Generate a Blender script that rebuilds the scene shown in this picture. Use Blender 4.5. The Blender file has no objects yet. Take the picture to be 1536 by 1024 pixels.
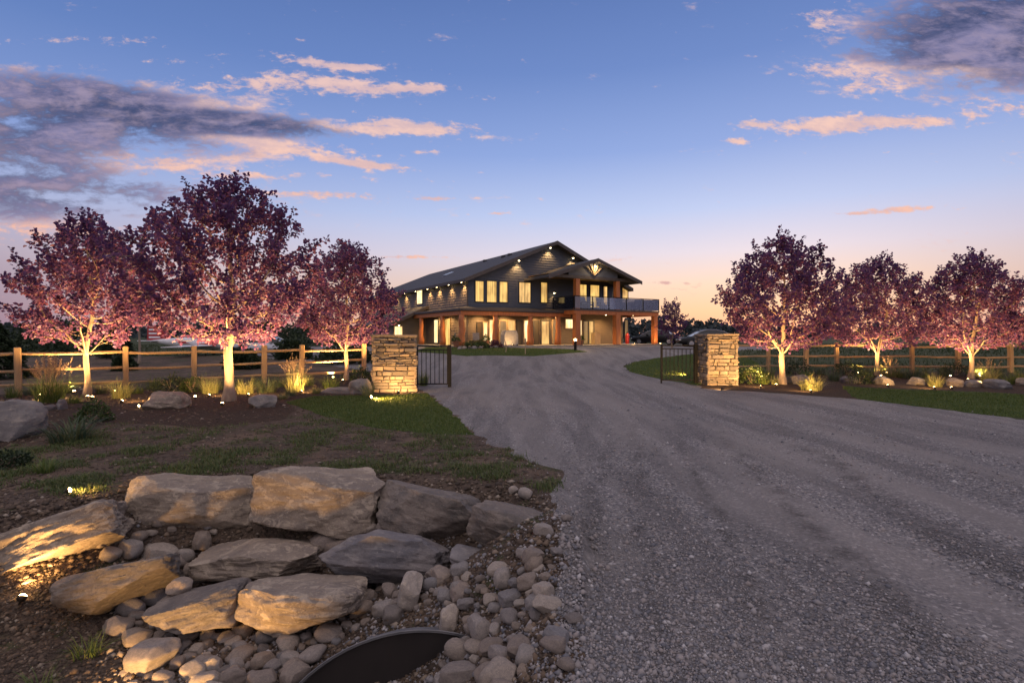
import bpy, bmesh, math, random
import numpy as np
from mathutils import Vector, Matrix, noise as mnoise
from mathutils.geometry import delaunay_2d_cdt

R = math.radians
S = bpy.context.scene
COL = S.collection
rnd = random.Random(7)
CAM_H = 1.8
F = 800.0           # focal length in pixels of the 1536 px wide photograph
HOR = 503.0         # horizon row

# ------------------------------------------------------------------ camera
cam = bpy.data.cameras.new('camera')
cam.sensor_width = 36.0
cam.lens = F / 1536.0 * 36.0
cam.shift_y = -(512.0 - HOR) / 1536.0
cam.clip_start = 0.05
cam.clip_end = 9000.0
camo = bpy.data.objects.new('camera', cam)
COL.objects.link(camo)
camo.location = (0, 0, CAM_H)
camo.rotation_euler = (R(90), 0, 0)
S.camera = camo

S.view_settings.view_transform = 'Standard'
S.view_settings.look = 'None'
S.view_settings.exposure = 0.2
S.view_settings.gamma = 1.0
try:
    S.cycles.use_denoising = True
    S.cycles.denoiser = 'OPENIMAGEDENOISE'
    S.cycles.max_bounces = 6
    S.cycles.diffuse_bounces = 3
    S.cycles.sample_clamp_indirect = 4.0
    S.cycles.caustics_reflective = False
    S.cycles.caustics_refractive = False
except Exception:
    pass

SUN_EL, SUN_AZ = R(3.0), R(28.0)      # the sun has just gone, behind the house to the right


# ------------------------------------------------------------------ node helpers
def srgb(r, g, b):
    def f(c):
        c /= 255.0
        return c / 12.92 if c <= 0.04045 else ((c + 0.055) / 1.055) ** 2.4
    return (f(r), f(g), f(b), 1.0)


class E:
    """a value socket with arithmetic"""
    nt = None

    def __init__(self, s):
        self.s = s

    @staticmethod
    def m(op, *a, clamp=False):
        n = E.nt.nodes.new('ShaderNodeMath')
        n.operation = op
        n.use_clamp = clamp
        for i, v in enumerate(a):
            if isinstance(v, E):
                E.nt.links.new(v.s, n.inputs[i])
            else:
                n.inputs[i].default_value = v
        return E(n.outputs[0])

    def __add__(s, o): return E.m('ADD', s, o)
    def __radd__(s, o): return E.m('ADD', o, s)
    def __sub__(s, o): return E.m('SUBTRACT', s, o)
    def __rsub__(s, o): return E.m('SUBTRACT', o, s)
    def __mul__(s, o): return E.m('MULTIPLY', s, o)
    def __rmul__(s, o): return E.m('MULTIPLY', o, s)
    def __truediv__(s, o): return E.m('DIVIDE', s, o)
    def __neg__(s): return E.m('MULTIPLY', s, -1.0)


def smooth(x, a, b):
    n = E.nt.nodes.new('ShaderNodeMapRange')
    n.interpolation_type = 'SMOOTHSTEP'
    E.nt.links.new(x.s, n.inputs[0])
    n.inputs[1].default_value = a
    n.inputs[2].default_value = b
    return E(n.outputs[0])


def comb(x, y, z=0.0):
    n = E.nt.nodes.new('ShaderNodeCombineXYZ')
    for i, v in enumerate((x, y, z)):
        if isinstance(v, E):
            E.nt.links.new(v.s, n.inputs[i])
        else:
            n.inputs[i].default_value = v
    return n.outputs[0]


def noise_n(vec, scale, detail=5.0, rough=0.55, dist=0.0):
    n = E.nt.nodes.new('ShaderNodeTexNoise')
    if vec is not None:
        E.nt.links.new(vec, n.inputs['Vector'])
    n.inputs['Scale'].default_value = scale
    n.inputs['Detail'].default_value = detail
    n.inputs['Roughness'].default_value = rough
    n.inputs['Distortion'].default_value = dist
    return E(n.outputs[0])


def mixc(f, a, b, mode='MIX'):
    n = E.nt.nodes.new('ShaderNodeMix')
    n.data_type = 'RGBA'
    n.blend_type = mode
    n.clamp_factor = True
    for k, v in ((0, f), (6, a), (7, b)):
        if isinstance(v, E):
            E.nt.links.new(v.s, n.inputs[k])
        elif isinstance(v, bpy.types.NodeSocket):
            E.nt.links.new(v, n.inputs[k])
        else:
            n.inputs[k].default_value = v
    return n.outputs[2]


def ramp(f, stops):
    n = E.nt.nodes.new('ShaderNodeValToRGB')
    E.nt.links.new(f.s if isinstance(f, E) else f, n.inputs[0])
    el = n.color_ramp.elements
    while len(el) < len(stops):
        el.new(0.5)
    for e, (p, c) in zip(el, stops):
        e.position = p
        e.color = c
    return n.outputs[0]


# ------------------------------------------------------------------ world: dusk sky with clouds
def build_world():
    w = bpy.data.worlds.new('World')
    S.world = w
    w.use_nodes = True
    nt = w.node_tree
    nt.nodes.clear()
    E.nt = nt
    out = nt.nodes.new('ShaderNodeOutputWorld')
    bg = nt.nodes.new('ShaderNodeBackground')
    nt.links.new(bg.outputs[0], out.inputs[0])
    tc = nt.nodes.new('ShaderNodeTexCoord')
    sp = nt.nodes.new('ShaderNodeSeparateXYZ')
    nt.links.new(tc.outputs['Generated'], sp.inputs[0])
    x, y, z = (E(o) for o in sp.outputs)
    ya = E.m('MAXIMUM', E.m('ABSOLUTE', y), 0.02)
    u = x / ya                                     # tangent of the azimuth
    v = z / ya                                     # tangent of the height
    hgt = E.m('MAXIMUM', z / E.m('SQRT', x * x + y * y + 1e-5), 0.0)

    def py(p):
        return (HOR - p) / F
    t = E.m('MINIMUM', hgt / 0.70, 1.0)
    cool = ramp(t, [(0.0, srgb(132, 116, 146)), (0.09, srgb(144, 130, 160)), (0.17, srgb(168, 156, 178)),
                    (0.28, srgb(160, 170, 208)), (0.44, srgb(124, 148, 204)), (0.66, srgb(94, 124, 184)), (1.0, srgb(72, 100, 158))])
    warm = ramp(t, [(0.0, srgb(242, 170, 144)), (0.06, srgb(250, 200, 162)), (0.13, srgb(244, 212, 192)),
                    (0.21, srgb(224, 214, 226)), (0.32, srgb(186, 200, 236)), (0.48, srgb(142, 166, 220)), (0.70, srgb(108, 136, 196)), (1.0, srgb(84, 112, 172))])
    du = (u - 0.30) / 0.95
    wf = E.m('EXPONENT', -(du * du))
    front = smooth(y, -0.25, 0.15)
    wf = wf * (front * 0.8 + 0.2)
    skyc = mixc(wf, cool, warm)

    # a little of the physical sky, for the light from behind
    sk = nt.nodes.new('ShaderNodeTexSky')
    sk.sky_type = 'NISHITA'
    sk.sun_disc = False
    sk.sun_elevation = SUN_EL
    sk.sun_rotation = SUN_AZ
    skm = mixc(1.0, sk.outputs[0], (0.06, 0.06, 0.06, 1), 'MULTIPLY')
    skyc = mixc(0.08, skyc, skm)

    # clouds, fixed to the sky: broad masses (dark) and wisps (lit from below)
    wob = noise_n(comb(u * 2.2, v * 4.5, 0.3), 1.0, 3.0, 0.5)
    ang = -0.10
    n1 = noise_n(comb(u * 3.0 + v * 2.2, v * 10.5 - u * 0.7, 1.7), 1.9, 9.0, 0.60, 0.35)
    n1b = noise_n(comb(u * 3.0 + v * 2.2 + 0.055, v * 10.5 - u * 0.7 - 0.14, 1.7), 1.9, 9.0, 0.60, 0.35)
    n2 = noise_n(comb(u * 13.0 + v * 6.0, v * 34.0, 4.1), 1.5, 8.0, 0.66, 0.4)

    n3 = noise_n(comb(u * 34.0 + v * 16.0, v * 70.0, 7.7), 1.3, 5.0, 0.62, 0.3)

    def blob(px, p, rx, ry, wt, tilt=0.0):
        a = (u - (px - 768.0) / F) * (F / rx)
        b = (v - py(p)) * (F / ry)
        if tilt:
            b = b + (u - (px - 768.0) / F) * (F / ry * tilt)
        d = a * a + b * b
        return E.m('EXPONENT', -d) * wt

    def total(lst):
        r = None
        for q in lst:
            e = blob(*q)
            r = e if r is None else r + e
        return r
    dark = total([(-40, 215, 330, 80, 1.1, 0.04), (230, 178, 260, 36, 0.8, 0.10), (420, 188, 210, 16, 0.7, 0.08),
                  (60, 305, 330, 42, 0.7, 0.0), (120, 130, 200, 26, 0.6, 0.12), (1430, 55, 200, 80, 1.15, -0.05),
                  (1570, 40, 160, 110, 0.8), (1262, 180, 95, 14, 0.55)])
    light = total([(500, 128, 120, 17, 0.85, 0.1), (350, 128, 130, 14, 0.6), (470, 93, 80, 9, 0.75, 0.15),
                   (545, 101, 55, 6, 0.8), (600, 133, 60, 9, 0.8), (648, 134, 30, 8, 0.7), (625, 188, 95, 12, 1.0, 0.05), (480, 235, 130, 9, 0.85, 0.16),
                   (500, 292, 130, 7, 0.85, 0.02), (650, 298, 40, 4, 0.75), (250, 245, 160, 16, 0.6, 0.05), (250, 92, 40, 7, 0.7), (70, 62, 70, 9, 0.55, -0.1), (190, 62, 60, 8, 0.6), (300, 160, 150, 12, 0.5), (560, 195, 120, 9, 0.7, 0.06), (420, 215, 160, 9, 0.6, 0.1), (560, 248, 60, 5, 0.7, 0.1), (380, 265, 130, 7, 0.6),
                   (620, 385, 75, 3.5, 0.8), (450, 60, 20, 4, 0.6), (645, 228, 35, 5, 0.6), (90, 352, 150, 20, 0.7), (330, 82, 30, 5, 0.5),
                   (1260, 105, 70, 13, 0.8), (1245, 190, 95, 16, 1.05, -0.04), (1125, 187, 38, 7, 0.75), (1105, 213, 30, 6, 0.8),
                   (1370, 182, 110, 10, 0.75), (1310, 130, 60, 16, 0.75), (1450, 105, 90, 18, 0.7), (1510, 160, 80, 14, 0.6), (1240, 30, 50, 30, 0.55),
                   (1345, 315, 75, 5.5, 0.95, -0.06), (1275, 321, 35, 3, 0.6), (745, 320, 16, 3, 0.7), (1000, 424, 60, 3.5, 0.7, 0.02), (1010, 433, 50, 3, 0.5)])
    mask = dark + light
    dens_l = smooth(light * 1.25 + dark * 0.35 + (n1 - 0.5) * 1.1 + (n2 - 0.5) * 2.5 + (n3 - 0.5) * 2.0, 0.48, 1.25)
    dens_d = smooth(dark + light * 0.25 + (n1 - 0.5) * 2.6 + (n2 - 0.5) * 1.5 + (n3 - 0.5) * 0.6, 0.38, 1.12)
    dens = E.m('MAXIMUM', dens_l, dens_d)
    edge = smooth((n1 - n1b) * 3.0 + (n2 - 0.5) * 1.6 + (n3 - 0.5) * 2.0, -0.40, 0.80)
    thick = smooth(dark - light * 0.75 + (n1 - 0.5) * 0.6 + (n2 - 0.5) * 0.7, 0.10, 0.85)
    litc = ramp(E.m('MINIMUM', hgt / 0.6, 1.0), [(0.0, srgb(206, 150, 146)), (0.25, srgb(240, 184, 158)), (0.6, srgb(236, 196, 180)), (1.0, srgb(206, 178, 184))])
    darkc = mixc(smooth(n2 * 0.35 + n1 * 0.65, 0.38, 0.62), srgb(60, 68, 102), srgb(128, 122, 156))
    lo = mixc(thick, mixc(0.35, litc, srgb(150, 140, 172)), darkc)
    cl = mixc(edge * (1.0 - thick * 0.86), lo, litc)
    skyc = mixc(dens * 0.93, skyc, cl)
    grd = smooth(z, -0.02, 0.0)
    skyc = mixc(grd, srgb(60, 60, 66), skyc)
    # overhead and behind, out of view: extra sky brightness added to light the ground
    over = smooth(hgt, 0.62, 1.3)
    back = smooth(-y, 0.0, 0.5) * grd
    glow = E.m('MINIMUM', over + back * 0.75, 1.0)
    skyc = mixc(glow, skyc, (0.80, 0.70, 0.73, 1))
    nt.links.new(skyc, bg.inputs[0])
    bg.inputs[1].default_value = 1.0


build_world()

sun = bpy.data.lights.new('sun', 'SUN')
sun.energy = 0.25
sun.angle = R(14)
sun.color = (1.0, 0.72, 0.55)
suno = bpy.data.objects.new('sun', sun)
COL.objects.link(suno)
_d = Vector((math.sin(SUN_AZ) * math.cos(SUN_EL), math.cos(SUN_AZ) * math.cos(SUN_EL), math.sin(SUN_EL)))
suno.rotation_euler = _d.to_track_quat('Z', 'Y').to_euler()


# ------------------------------------------------------------------ object helpers
def obj(name, mesh, mat=None, parent=None, smooth_=False):
    o = bpy.data.objects.new(name, mesh)
    COL.objects.link(o)
    if mat is not None:
        ms = mat if isinstance(mat, (list, tuple)) else [mat]
        if not mesh.materials:
            for m in ms:
                mesh.materials.append(m)
    if parent is not None:
        o.parent = parent
    if smooth_:
        mesh.polygons.foreach_set('use_smooth', [True] * len(mesh.polygons))
    return o


def tag(o, label=None, cat=None, group=None, kind=None):
    if label: o['label'] = label
    if cat: o['category'] = cat
    if group: o['group'] = group
    if kind: o['kind'] = kind
    return o


def empty(name, loc=(0, 0, 0), rz=0.0):
    o = bpy.data.objects.new(name, None)
    COL.objects.link(o)
    o.empty_display_size = 0.2
    o.location = loc
    o.rotation_euler = (0, 0, rz)
    return o


def thing(name, label, cat, loc=(0, 0, 0), rz=0.0, group=None):
    return tag(empty(name, loc, rz), label, cat, group)


def copy_tree(o, parent=None):
    c = o.copy()
    COL.objects.link(c)
    if parent is not None:
        c.parent = parent
    for ch in list(o.children):
        copy_tree(ch, c)
    return c


class MB:
    """collects shapes, links them as ONE mesh"""

    def __init__(self):
        self.v = []
        self.f = []

    def add(self, vs, fs):
        b = len(self.v)
        self.v += [tuple(p) for p in vs]
        self.f += [tuple(i + b for i in q) for q in fs]
        return self

    def box(self, x0, x1, y0, y1, z0, z1, M=None):
        vs = [Vector(p) for p in ((x0, y0, z0), (x1, y0, z0), (x1, y1, z0), (x0, y1, z0), (x0, y0, z1), (x1, y0, z1), (x1, y1, z1), (x0, y1, z1))]
        if M is not None:
            vs = [M @ p for p in vs]
        return self.add(vs, [(0, 3, 2, 1), (4, 5, 6, 7), (0, 1, 5, 4), (1, 2, 6, 5), (2, 3, 7, 6), (3, 0, 4, 7)])

    def tube(self, pts, rad, n=8, cap=True):
        pts = [Vector(p) for p in pts]
        rad = rad if isinstance(rad, (list, tuple)) else [rad] * len(pts)
        vs, fs = [], []
        for i, p in enumerate(pts):
            a = pts[max(i - 1, 0)]
            b = pts[min(i + 1, len(pts) - 1)]
            t = (b - a).normalized()
            ref = Vector((0, 0, 1)) if abs(t.z) < 0.9 else Vector((1, 0, 0))
            u = t.cross(ref).normalized()
            w = t.cross(u)
            for k in range(n):
                q = 2 * math.pi * k / n
                vs.append(p + (u * math.cos(q) + w * math.sin(q)) * rad[i])
        for i in range(len(pts) - 1):
            for k in range(n):
                k2 = (k + 1) % n
                fs.append((i * n + k, i * n + k2, (i + 1) * n + k2, (i + 1) * n + k))
        if cap:
            fs.append(tuple(range(n)))
            fs.append(tuple((len(pts) - 1) * n + k for k in reversed(range(n))))
        return self.add(vs, fs)

    def lathe(self, prof, n=16, M=None):
        vs, fs = [], []
        for (r, z) in prof:
            for k in range(n):
                q = 2 * math.pi * k / n
                p = Vector((r * math.cos(q), r * math.sin(q), z))
                vs.append(M @ p if M is not None else p)
        for i in range(len(prof) - 1):
            for k in range(n):
                k2 = (k + 1) % n
                fs.append((i * n + k, i * n + k2, (i + 1) * n + k2, (i + 1) * n + k))
        fs.append(tuple(reversed(range(n))))
        fs.append(tuple((len(prof) - 1) * n + k for k in range(n)))
        return self.add(vs, fs)

    def prism(self, poly, axis, a, b):
        """polygon of (p, q) extruded from a to b along axis 'x' or 'y'"""
        n = len(poly)
        def pt(pq, c):
            return (c, pq[0], pq[1]) if axis == 'x' else (pq[0], c, pq[1])
        vs = [pt(q, a) for q in poly] + [pt(q, b) for q in poly]
        fs = [tuple(range(n)), tuple(reversed(range(n, 2 * n)))]
        for i in range(n):
            j = (i + 1) % n
            fs.append((i, j, n + j, n + i))
        return self.add(vs, fs)

    def mesh(self, name):
        me = bpy.data.meshes.new(name)
        me.from_pydata(self.v, [], self.f)
        me.validate()
        bm = bmesh.new()
        bm.from_mesh(me)
        bmesh.ops.recalc_face_normals(bm, faces=bm.faces)
        bm.to_mesh(me)
        bm.free()
        return me

    def build(self, name, mat, parent=None, smooth_=False, bevel=0.0):
        o = obj(name, self.mesh(name), mat, parent, smooth_)
        if bevel:
            b = o.modifiers.new('bevel', 'BEVEL')
            b.width = bevel
            b.segments = 2
            b.limit_method = 'ANGLE'
        return o


def fast_mesh(name, V, quads=None, tris=None):
    me = bpy.data.meshes.new(name)
    V = np.asarray(V, dtype=np.float32)
    loops, starts, tot = [], [], 0
    cnt = 0
    if quads is not None and len(quads):
        q = np.asarray(quads, dtype=np.int32)
        loops.append(q.ravel())
        starts.append(np.arange(len(q)) * 4)
        tot = len(q) * 4
        cnt += len(q)
    if tris is not None and len(tris):
        t = np.asarray(tris, dtype=np.int32)
        loops.append(t.ravel())
        starts.append(np.arange(len(t)) * 3 + tot)
        cnt += len(t)
    L = np.concatenate(loops)
    st = np.concatenate(starts)
    me.vertices.add(len(V))
    me.vertices.foreach_set('co', V.ravel())
    me.loops.add(len(L))
    me.loops.foreach_set('vertex_index', L)
    me.polygons.add(cnt)
    me.polygons.foreach_set('loop_start', st.astype(np.int32))
    me.update(calc_edges=True)
    me.validate()
    return me


# ------------------------------------------------------------------ terrain height, and pixel -> place
def sst(a, b, x):
    t = min(1.0, max(0.0, (x - a) / (b - a)))
    return t * t * (3 - 2 * t)


SWALE = [(0.30, 0.5), (0.40, 3.0), (0.62, 4.6), (0.72, 5.7), (0.1, 6.6), (-1.64, 6.9), (-3.35, 7.15), (-4.5, 6.5),
         (-5.2, 5.4), (-6.2, 4.0), (-8.0, 2.6), (-9.5, 0.5)]


def inside(poly, x, y):
    c = False
    n = len(poly)
    j = n - 1
    for i in range(n):
        xi, yi = poly[i]
        xj, yj = poly[j]
        if (yi > y) != (yj > y) and x < (xj - xi) * (y - yi) / (yj - yi) + xi:
            c = not c
        j = i
    return c


def edge_dist(poly, x, y):
    best = 1e9
    for i in range(len(poly)):
        ax, ay = poly[i]
        bx, by = poly[(i + 1) % len(poly)]
        dx, dy = bx - ax, by - ay
        t = max(0.0, min(1.0, ((x - ax) * dx + (y - ay) * dy) / (dx * dx + dy * dy + 1e-9)))
        d = math.hypot(x - ax - t * dx, y - ay - t * dy)
        best = min(best, d)
    return best


def height(x, y):
    z = 0.0
    if y > 20:
        xx = x + 0.6 * (y - 40)
        amp = 0.42 + 0.53 * sst(-15, -6, xx) - 0.40 * sst(12, 22, x)
        z += amp * sst(21, 38, y)
    if -10 < x < 0.6 and 0.3 < y < 7 and inside(SWALE, x, y):
        z -= 0.80 * sst(0.0, 1.45, edge_dist(SWALE, x, y))
        z += 0.42 * math.exp(-(((x + 0.35) / 1.0) ** 2 + ((y - 4.75) / 0.75) ** 2))
    if 1.5 < y < 60 and abs(x) < 40:
        z += 0.022 * mnoise.noise(Vector((x * 0.55, y * 0.55, 3.3))) + 0.010 * mnoise.noise(Vector((x * 1.9, y * 1.9, 8.1)))
        # wheel ruts of the drive, running away from the camera
        if 0.7 < x < 7 and y < 16:
            z += 0.028 * math.sin((x - 0.20 * y) * 4.4) * sst(16, 6, y) * sst(0.7, 1.3, x)
    return z


def W(px, py_, d):
    return Vector(((px - 768.0) / F * d, d, CAM_H - (py_ - HOR) / F * d))


def G(px, py_, lift=0.0):
    """where the ground is seen at this pixel of the photograph"""
    k = (py_ - HOR) / F
    a = (px - 768.0) / F
    d = 1.2
    prev = d
    while d < 900:
        if CAM_H - k * d < height(a * d, d):
            break
        prev = d
        d *= 1.012
    lo, hi = prev, d
    for _ in range(24):
        m = 0.5 * (lo + hi)
        if CAM_H - k * m < height(a * m, m):
            hi = m
        else:
            lo = m
    return Vector((a * hi, hi, height(a * hi, hi) + lift))


def ground(x, y, lift=0.0):
    return Vector((x, y, height(x, y) + lift))


# ------------------------------------------------------------------ materials
def mat_new(name):
    m = bpy.data.materials.new(name)
    m.use_nodes = True
    nt = m.node_tree
    E.nt = nt
    b = nt.nodes['Principled BSDF']
    return m, nt, b


def coords(kind='Object'):
    n = E.nt.nodes.new('ShaderNodeTexCoord')
    return n.outputs[kind]


def bump(h, strength, dist, prev=None):
    n = E.nt.nodes.new('ShaderNodeBump')
    n.inputs['Strength'].default_value = strength
    n.inputs['Distance'].default_value = dist
    E.nt.links.new(h.s if isinstance(h, E) else h, n.inputs['Height'])
    if prev is not None:
        E.nt.links.new(prev, n.inputs['Normal'])
    return n.outputs[0]


def island():
    n = E.nt.nodes.new('ShaderNodeNewGeometry')
    return E(n.outputs['Random Per Island'])


def obrand():
    n = E.nt.nodes.new('ShaderNodeObjectInfo')
    return E(n.outputs['Random'])


def vor(vec, scale, feature='F1', out=0, rand=1.0):
    n = E.nt.nodes.new('ShaderNodeTexVoronoi')
    n.feature = feature
    n.inputs['Scale'].default_value = scale
    n.inputs['Randomness'].default_value = rand
    if vec is not None:
        E.nt.links.new(vec, n.inputs['Vector'])
    return n.outputs[out]


def mapping(vec, sc=(1, 1, 1), rot=(0, 0, 0)):
    n = E.nt.nodes.new('ShaderNodeMapping')
    n.inputs['Scale'].default_value = sc
    n.inputs['Rotation'].default_value = rot
    E.nt.links.new(vec, n.inputs['Vector'])
    return n.outputs[0]


def simple(name, c1, c2, scale=6.0, rough=0.7, bs=0.3, bd=0.01, stretch=(1, 1, 1), metal=0.0, rnd_amt=0.0, isl=0.0, detail=6.0, spec=0.5):
    m, nt, b = mat_new(name)
    v = mapping(coords(), stretch)
    n = noise_n(v, scale, detail, 0.6)
    f = smooth(n, 0.3, 0.7)
    if rnd_amt:
        f = E.m('ADD', f * (1 - rnd_amt), obrand() * rnd_amt, clamp=True)
    if isl:
        f = E.m('ADD', f * (1 - isl), island() * isl, clamp=True)
    nt.links.new(mixc(f, (*c1, 1), (*c2, 1)), b.inputs['Base Color'])
    b.inputs['Roughness'].default_value = rough
    b.inputs['Metallic'].default_value = metal
    b.inputs['Specular IOR Level'].default_value = spec
    if bs:
        nt.links.new(bump(n, bs, bd), b.inputs['Normal'])
    return m


def emit(name, col, strength, base=None):
    m, nt, b = mat_new(name)
    b.inputs['Base Color'].default_value = base or (0.8, 0.8, 0.8, 1)
    b.inputs['Emission Color'].default_value = (*col, 1)
    b.inputs['Emission Strength'].default_value = strength
    return m


def leaf_mat(name, cols, trans=0.35, rough=0.55):
    m, nt, b = mat_new(name)
    f = island()
    c = ramp(f, [(i / (len(cols) - 1), (*q, 1)) for i, q in enumerate(cols)])
    nt.links.new(c, b.inputs['Base Color'])
    b.inputs['Roughness'].default_value = rough
    b.inputs['Specular IOR Level'].default_value = 0.3
    t = nt.nodes.new('ShaderNodeBsdfTranslucent')
    nt.links.new(c, t.inputs[0])
    mx = nt.nodes.new('ShaderNodeMixShader')
    mx.inputs[0].default_value = trans
    nt.links.new(b.outputs[0], mx.inputs[1])
    nt.links.new(t.outputs[0], mx.inputs[2])
    nt.links.new(mx.outputs[0], nt.nodes['Material Output'].inputs[0])
    return m


def rock_mat(name, ca, cb, cc, scale=2.0, bs=0.8, objr=0.0, cf=0.25):
    m, nt, b = mat_new(name)
    v = coords()
    n = noise_n(v, scale * 1.3, 9.0, 0.65, 0.6)
    n2 = noise_n(v, scale * 7.0, 8.0, 0.65)
    sv = mapping(v, (1.0, 1.0, 3.0), (0.25, 0.1, 0))
    lay = noise_n(sv, scale * 3.4, 9.0, 0.68, 0.45)
    dv = mixc(0.22, v, None or lay.s, 'ADD') if False else v
    cr = E(vor(mapping(v, (1, 1, 1.6), (0.3, 0.2, 0.5)), scale * 2.2, 'DISTANCE_TO_EDGE'))
    crk = smooth(cr, 0.0, 0.05)
    c = mixc(smooth(n, 0.35, 0.65), (*ca, 1), (*cb, 1))
    c = mixc(smooth(lay, 0.52, 0.62) * 0.7, c, (*cc, 1))
    if not objr:
        chip = noise_n(mapping(v, (1.0, 1.0, 1.5), (0.4, 0.2, 0.1)), scale * 3.2, 7.0, 0.62, 0.6)
        c = mixc(smooth(chip, 0.54, 0.60) * cf, c, (*[q * 1.25 for q in cc], 1))
        c = mixc(smooth(chip, 0.42, 0.34) * cf * 0.8, c, (*[q * 0.6 for q in cb], 1))
    c = mixc(smooth(n2, 0.55, 0.75) * 0.5, c, (*[q * 0.55 for q in ca], 1))
    sp_ = noise_n(v, scale * 26.0, 4.0, 0.6)
    c = mixc(smooth(sp_, 0.60, 0.70) * 0.45, c, (*[min(1.0, q * 1.35) for q in cc], 1))
    c = mixc(smooth(sp_, 0.40, 0.30) * 0.45, c, (*[q * 0.45 for q in cb], 1))
    if objr:
        c = mixc(objr, c, mixc(1.0, c, ramp(obrand(), [(0, (0.42, 0.42, 0.44, 1)), (0.22, (0.90, 0.76, 0.62, 1)), (0.42, (0.62, 0.65, 0.72, 1)), (0.62, (1.25, 1.15, 1.02, 1)), (0.8, (0.70, 0.60, 0.52, 1)), (1, (1.0, 0.95, 0.92, 1))]), 'MULTIPLY'))
    nt.links.new(c, b.inputs['Base Color'])
    b.inputs['Roughness'].default_value = 0.8
    b.inputs['Specular IOR Level'].default_value = 0.3
    h1 = bump(lay, bs * 0.7, 0.03)
    h2 = bump(smooth(chip, 0.53, 0.58), bs * 0.5, 0.012, h1) if not objr else h1
    h3 = bump(n2, min(1.0, bs * 0.9), 0.022, h2)
    nt.links.new(h3, b.inputs['Normal'])
    return m


M = {}
M['sandstone'] = rock_mat('sandstone', (0.25, 0.20, 0.155), (0.17, 0.138, 0.115), (0.36, 0.295, 0.225), 2.0, 0.9, 0.0, 0.45)
M['grey_rock'] = rock_mat('grey_rock', (0.165, 0.135, 0.115), (0.105, 0.092, 0.085), (0.22, 0.185, 0.155), 2.2, 0.9)
M['slate_rock'] = rock_mat('slate_rock', (0.17, 0.15, 0.145), (0.115, 0.11, 0.12), (0.22, 0.20, 0.19), 1.6, 0.7)
M['cobble'] = rock_mat('cobble', (0.29, 0.262, 0.245), (0.20, 0.185, 0.18), (0.37, 0.33, 0.29), 4.0, 0.5, 0.9)
M['boulder'] = rock_mat('boulder', (0.20, 0.18, 0.17), (0.14, 0.125, 0.12), (0.27, 0.23, 0.19), 1.4, 0.9)
M['bark'] = simple('bark', (0.34, 0.26, 0.19), (0.22, 0.165, 0.12), 9.0, 0.85, 0.8, 0.02, (1, 1, 0.35))
M['fence_wood'] = simple('fence_wood', (0.42, 0.28, 0.15), (0.25, 0.17, 0.10), 7.0, 0.8, 0.5, 0.01, (0.5, 2.5, 2.5), rnd_amt=0.3)
M['post_wood'] = simple('post_wood', (0.44, 0.29, 0.15), (0.27, 0.18, 0.105), 7.0, 0.8, 0.5, 0.01, (2.5, 2.5, 0.4), rnd_amt=0.3)
M['timber'] = simple('timber', (0.42, 0.14, 0.04), (0.28, 0.09, 0.028), 6.0, 0.55, 0.3, 0.01, (2.5, 2.5, 0.3))
M['plum_leaf'] = leaf_mat('plum_leaf', [(0.075, 0.038, 0.115), (0.115, 0.052, 0.155), (0.18, 0.062, 0.13), (0.10, 0.056, 0.185), (0.225, 0.078, 0.135)], 0.40)
M['plum_dark'] = leaf_mat('plum_dark', [(0.06, 0.025, 0.045), (0.10, 0.035, 0.06), (0.13, 0.05, 0.06)], 0.3)
M['green_leaf'] = leaf_mat('green_leaf', [(0.035, 0.06, 0.018), (0.06, 0.095, 0.028), (0.09, 0.115, 0.035)], 0.3)
M['dark_leaf'] = leaf_mat('dark_leaf', [(0.018, 0.03, 0.016), (0.03, 0.05, 0.022), (0.045, 0.06, 0.03)], 0.2)
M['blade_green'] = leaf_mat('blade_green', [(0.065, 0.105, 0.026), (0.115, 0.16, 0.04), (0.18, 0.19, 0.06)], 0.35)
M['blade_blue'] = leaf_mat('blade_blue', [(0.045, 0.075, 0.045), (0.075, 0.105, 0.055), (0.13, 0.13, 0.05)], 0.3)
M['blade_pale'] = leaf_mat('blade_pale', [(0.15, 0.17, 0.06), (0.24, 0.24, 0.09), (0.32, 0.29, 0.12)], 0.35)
M['plume'] = leaf_mat('plume', [(0.30, 0.20, 0.12), (0.40, 0.28, 0.17)], 0.35)
M['lawn_blade'] = leaf_mat('lawn_blade', [(0.06, 0.095, 0.018), (0.095, 0.135, 0.026), (0.13, 0.15, 0.038)], 0.3)
M['field_blade'] = leaf_mat('field_blade', [(0.022, 0.034, 0.010), (0.035, 0.05, 0.015), (0.05, 0.055, 0.02)], 0.2, 0.9)
M['weed'] = leaf_mat('weed', [(0.05, 0.08, 0.02), (0.085, 0.12, 0.032), (0.15, 0.14, 0.055)], 0.3)
M['black_metal'] = simple('black_metal', (0.008, 0.008, 0.009), (0.013, 0.013, 0.014), 30, 0.6, 0.1, 0.002, spec=0.15)
M['bronze'] = simple('bronze', (0.05, 0.035, 0.02), (0.03, 0.022, 0.015), 20, 0.5, 0.1, 0.002, metal=0.6)
M['lens'] = emit('lens', (1.0, 0.62, 0.24), 34.0)
M['soffit_lens'] = emit('soffit_lens', (1.0, 0.74, 0.36), 16.0)
M['siding'] = simple('siding', (0.075, 0.085, 0.112), (0.055, 0.064, 0.088), 3.0, 0.65, 0.25, 0.004, (0.6, 0.6, 6.0))
M['siding_side'] = simple('siding_side', (0.135, 0.115, 0.105), (0.095, 0.083, 0.08), 3.0, 0.65, 0.25, 0.004, (0.6, 0.6, 6.0))
M['siding_lamplit'] = simple('siding_lamplit', (0.135, 0.105, 0.080), (0.095, 0.075, 0.060), 3.0, 0.65, 0.25, 0.004, (0.6, 0.6, 6.0))  # same siding as above, with the lamps' warm light put into its colour
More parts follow.
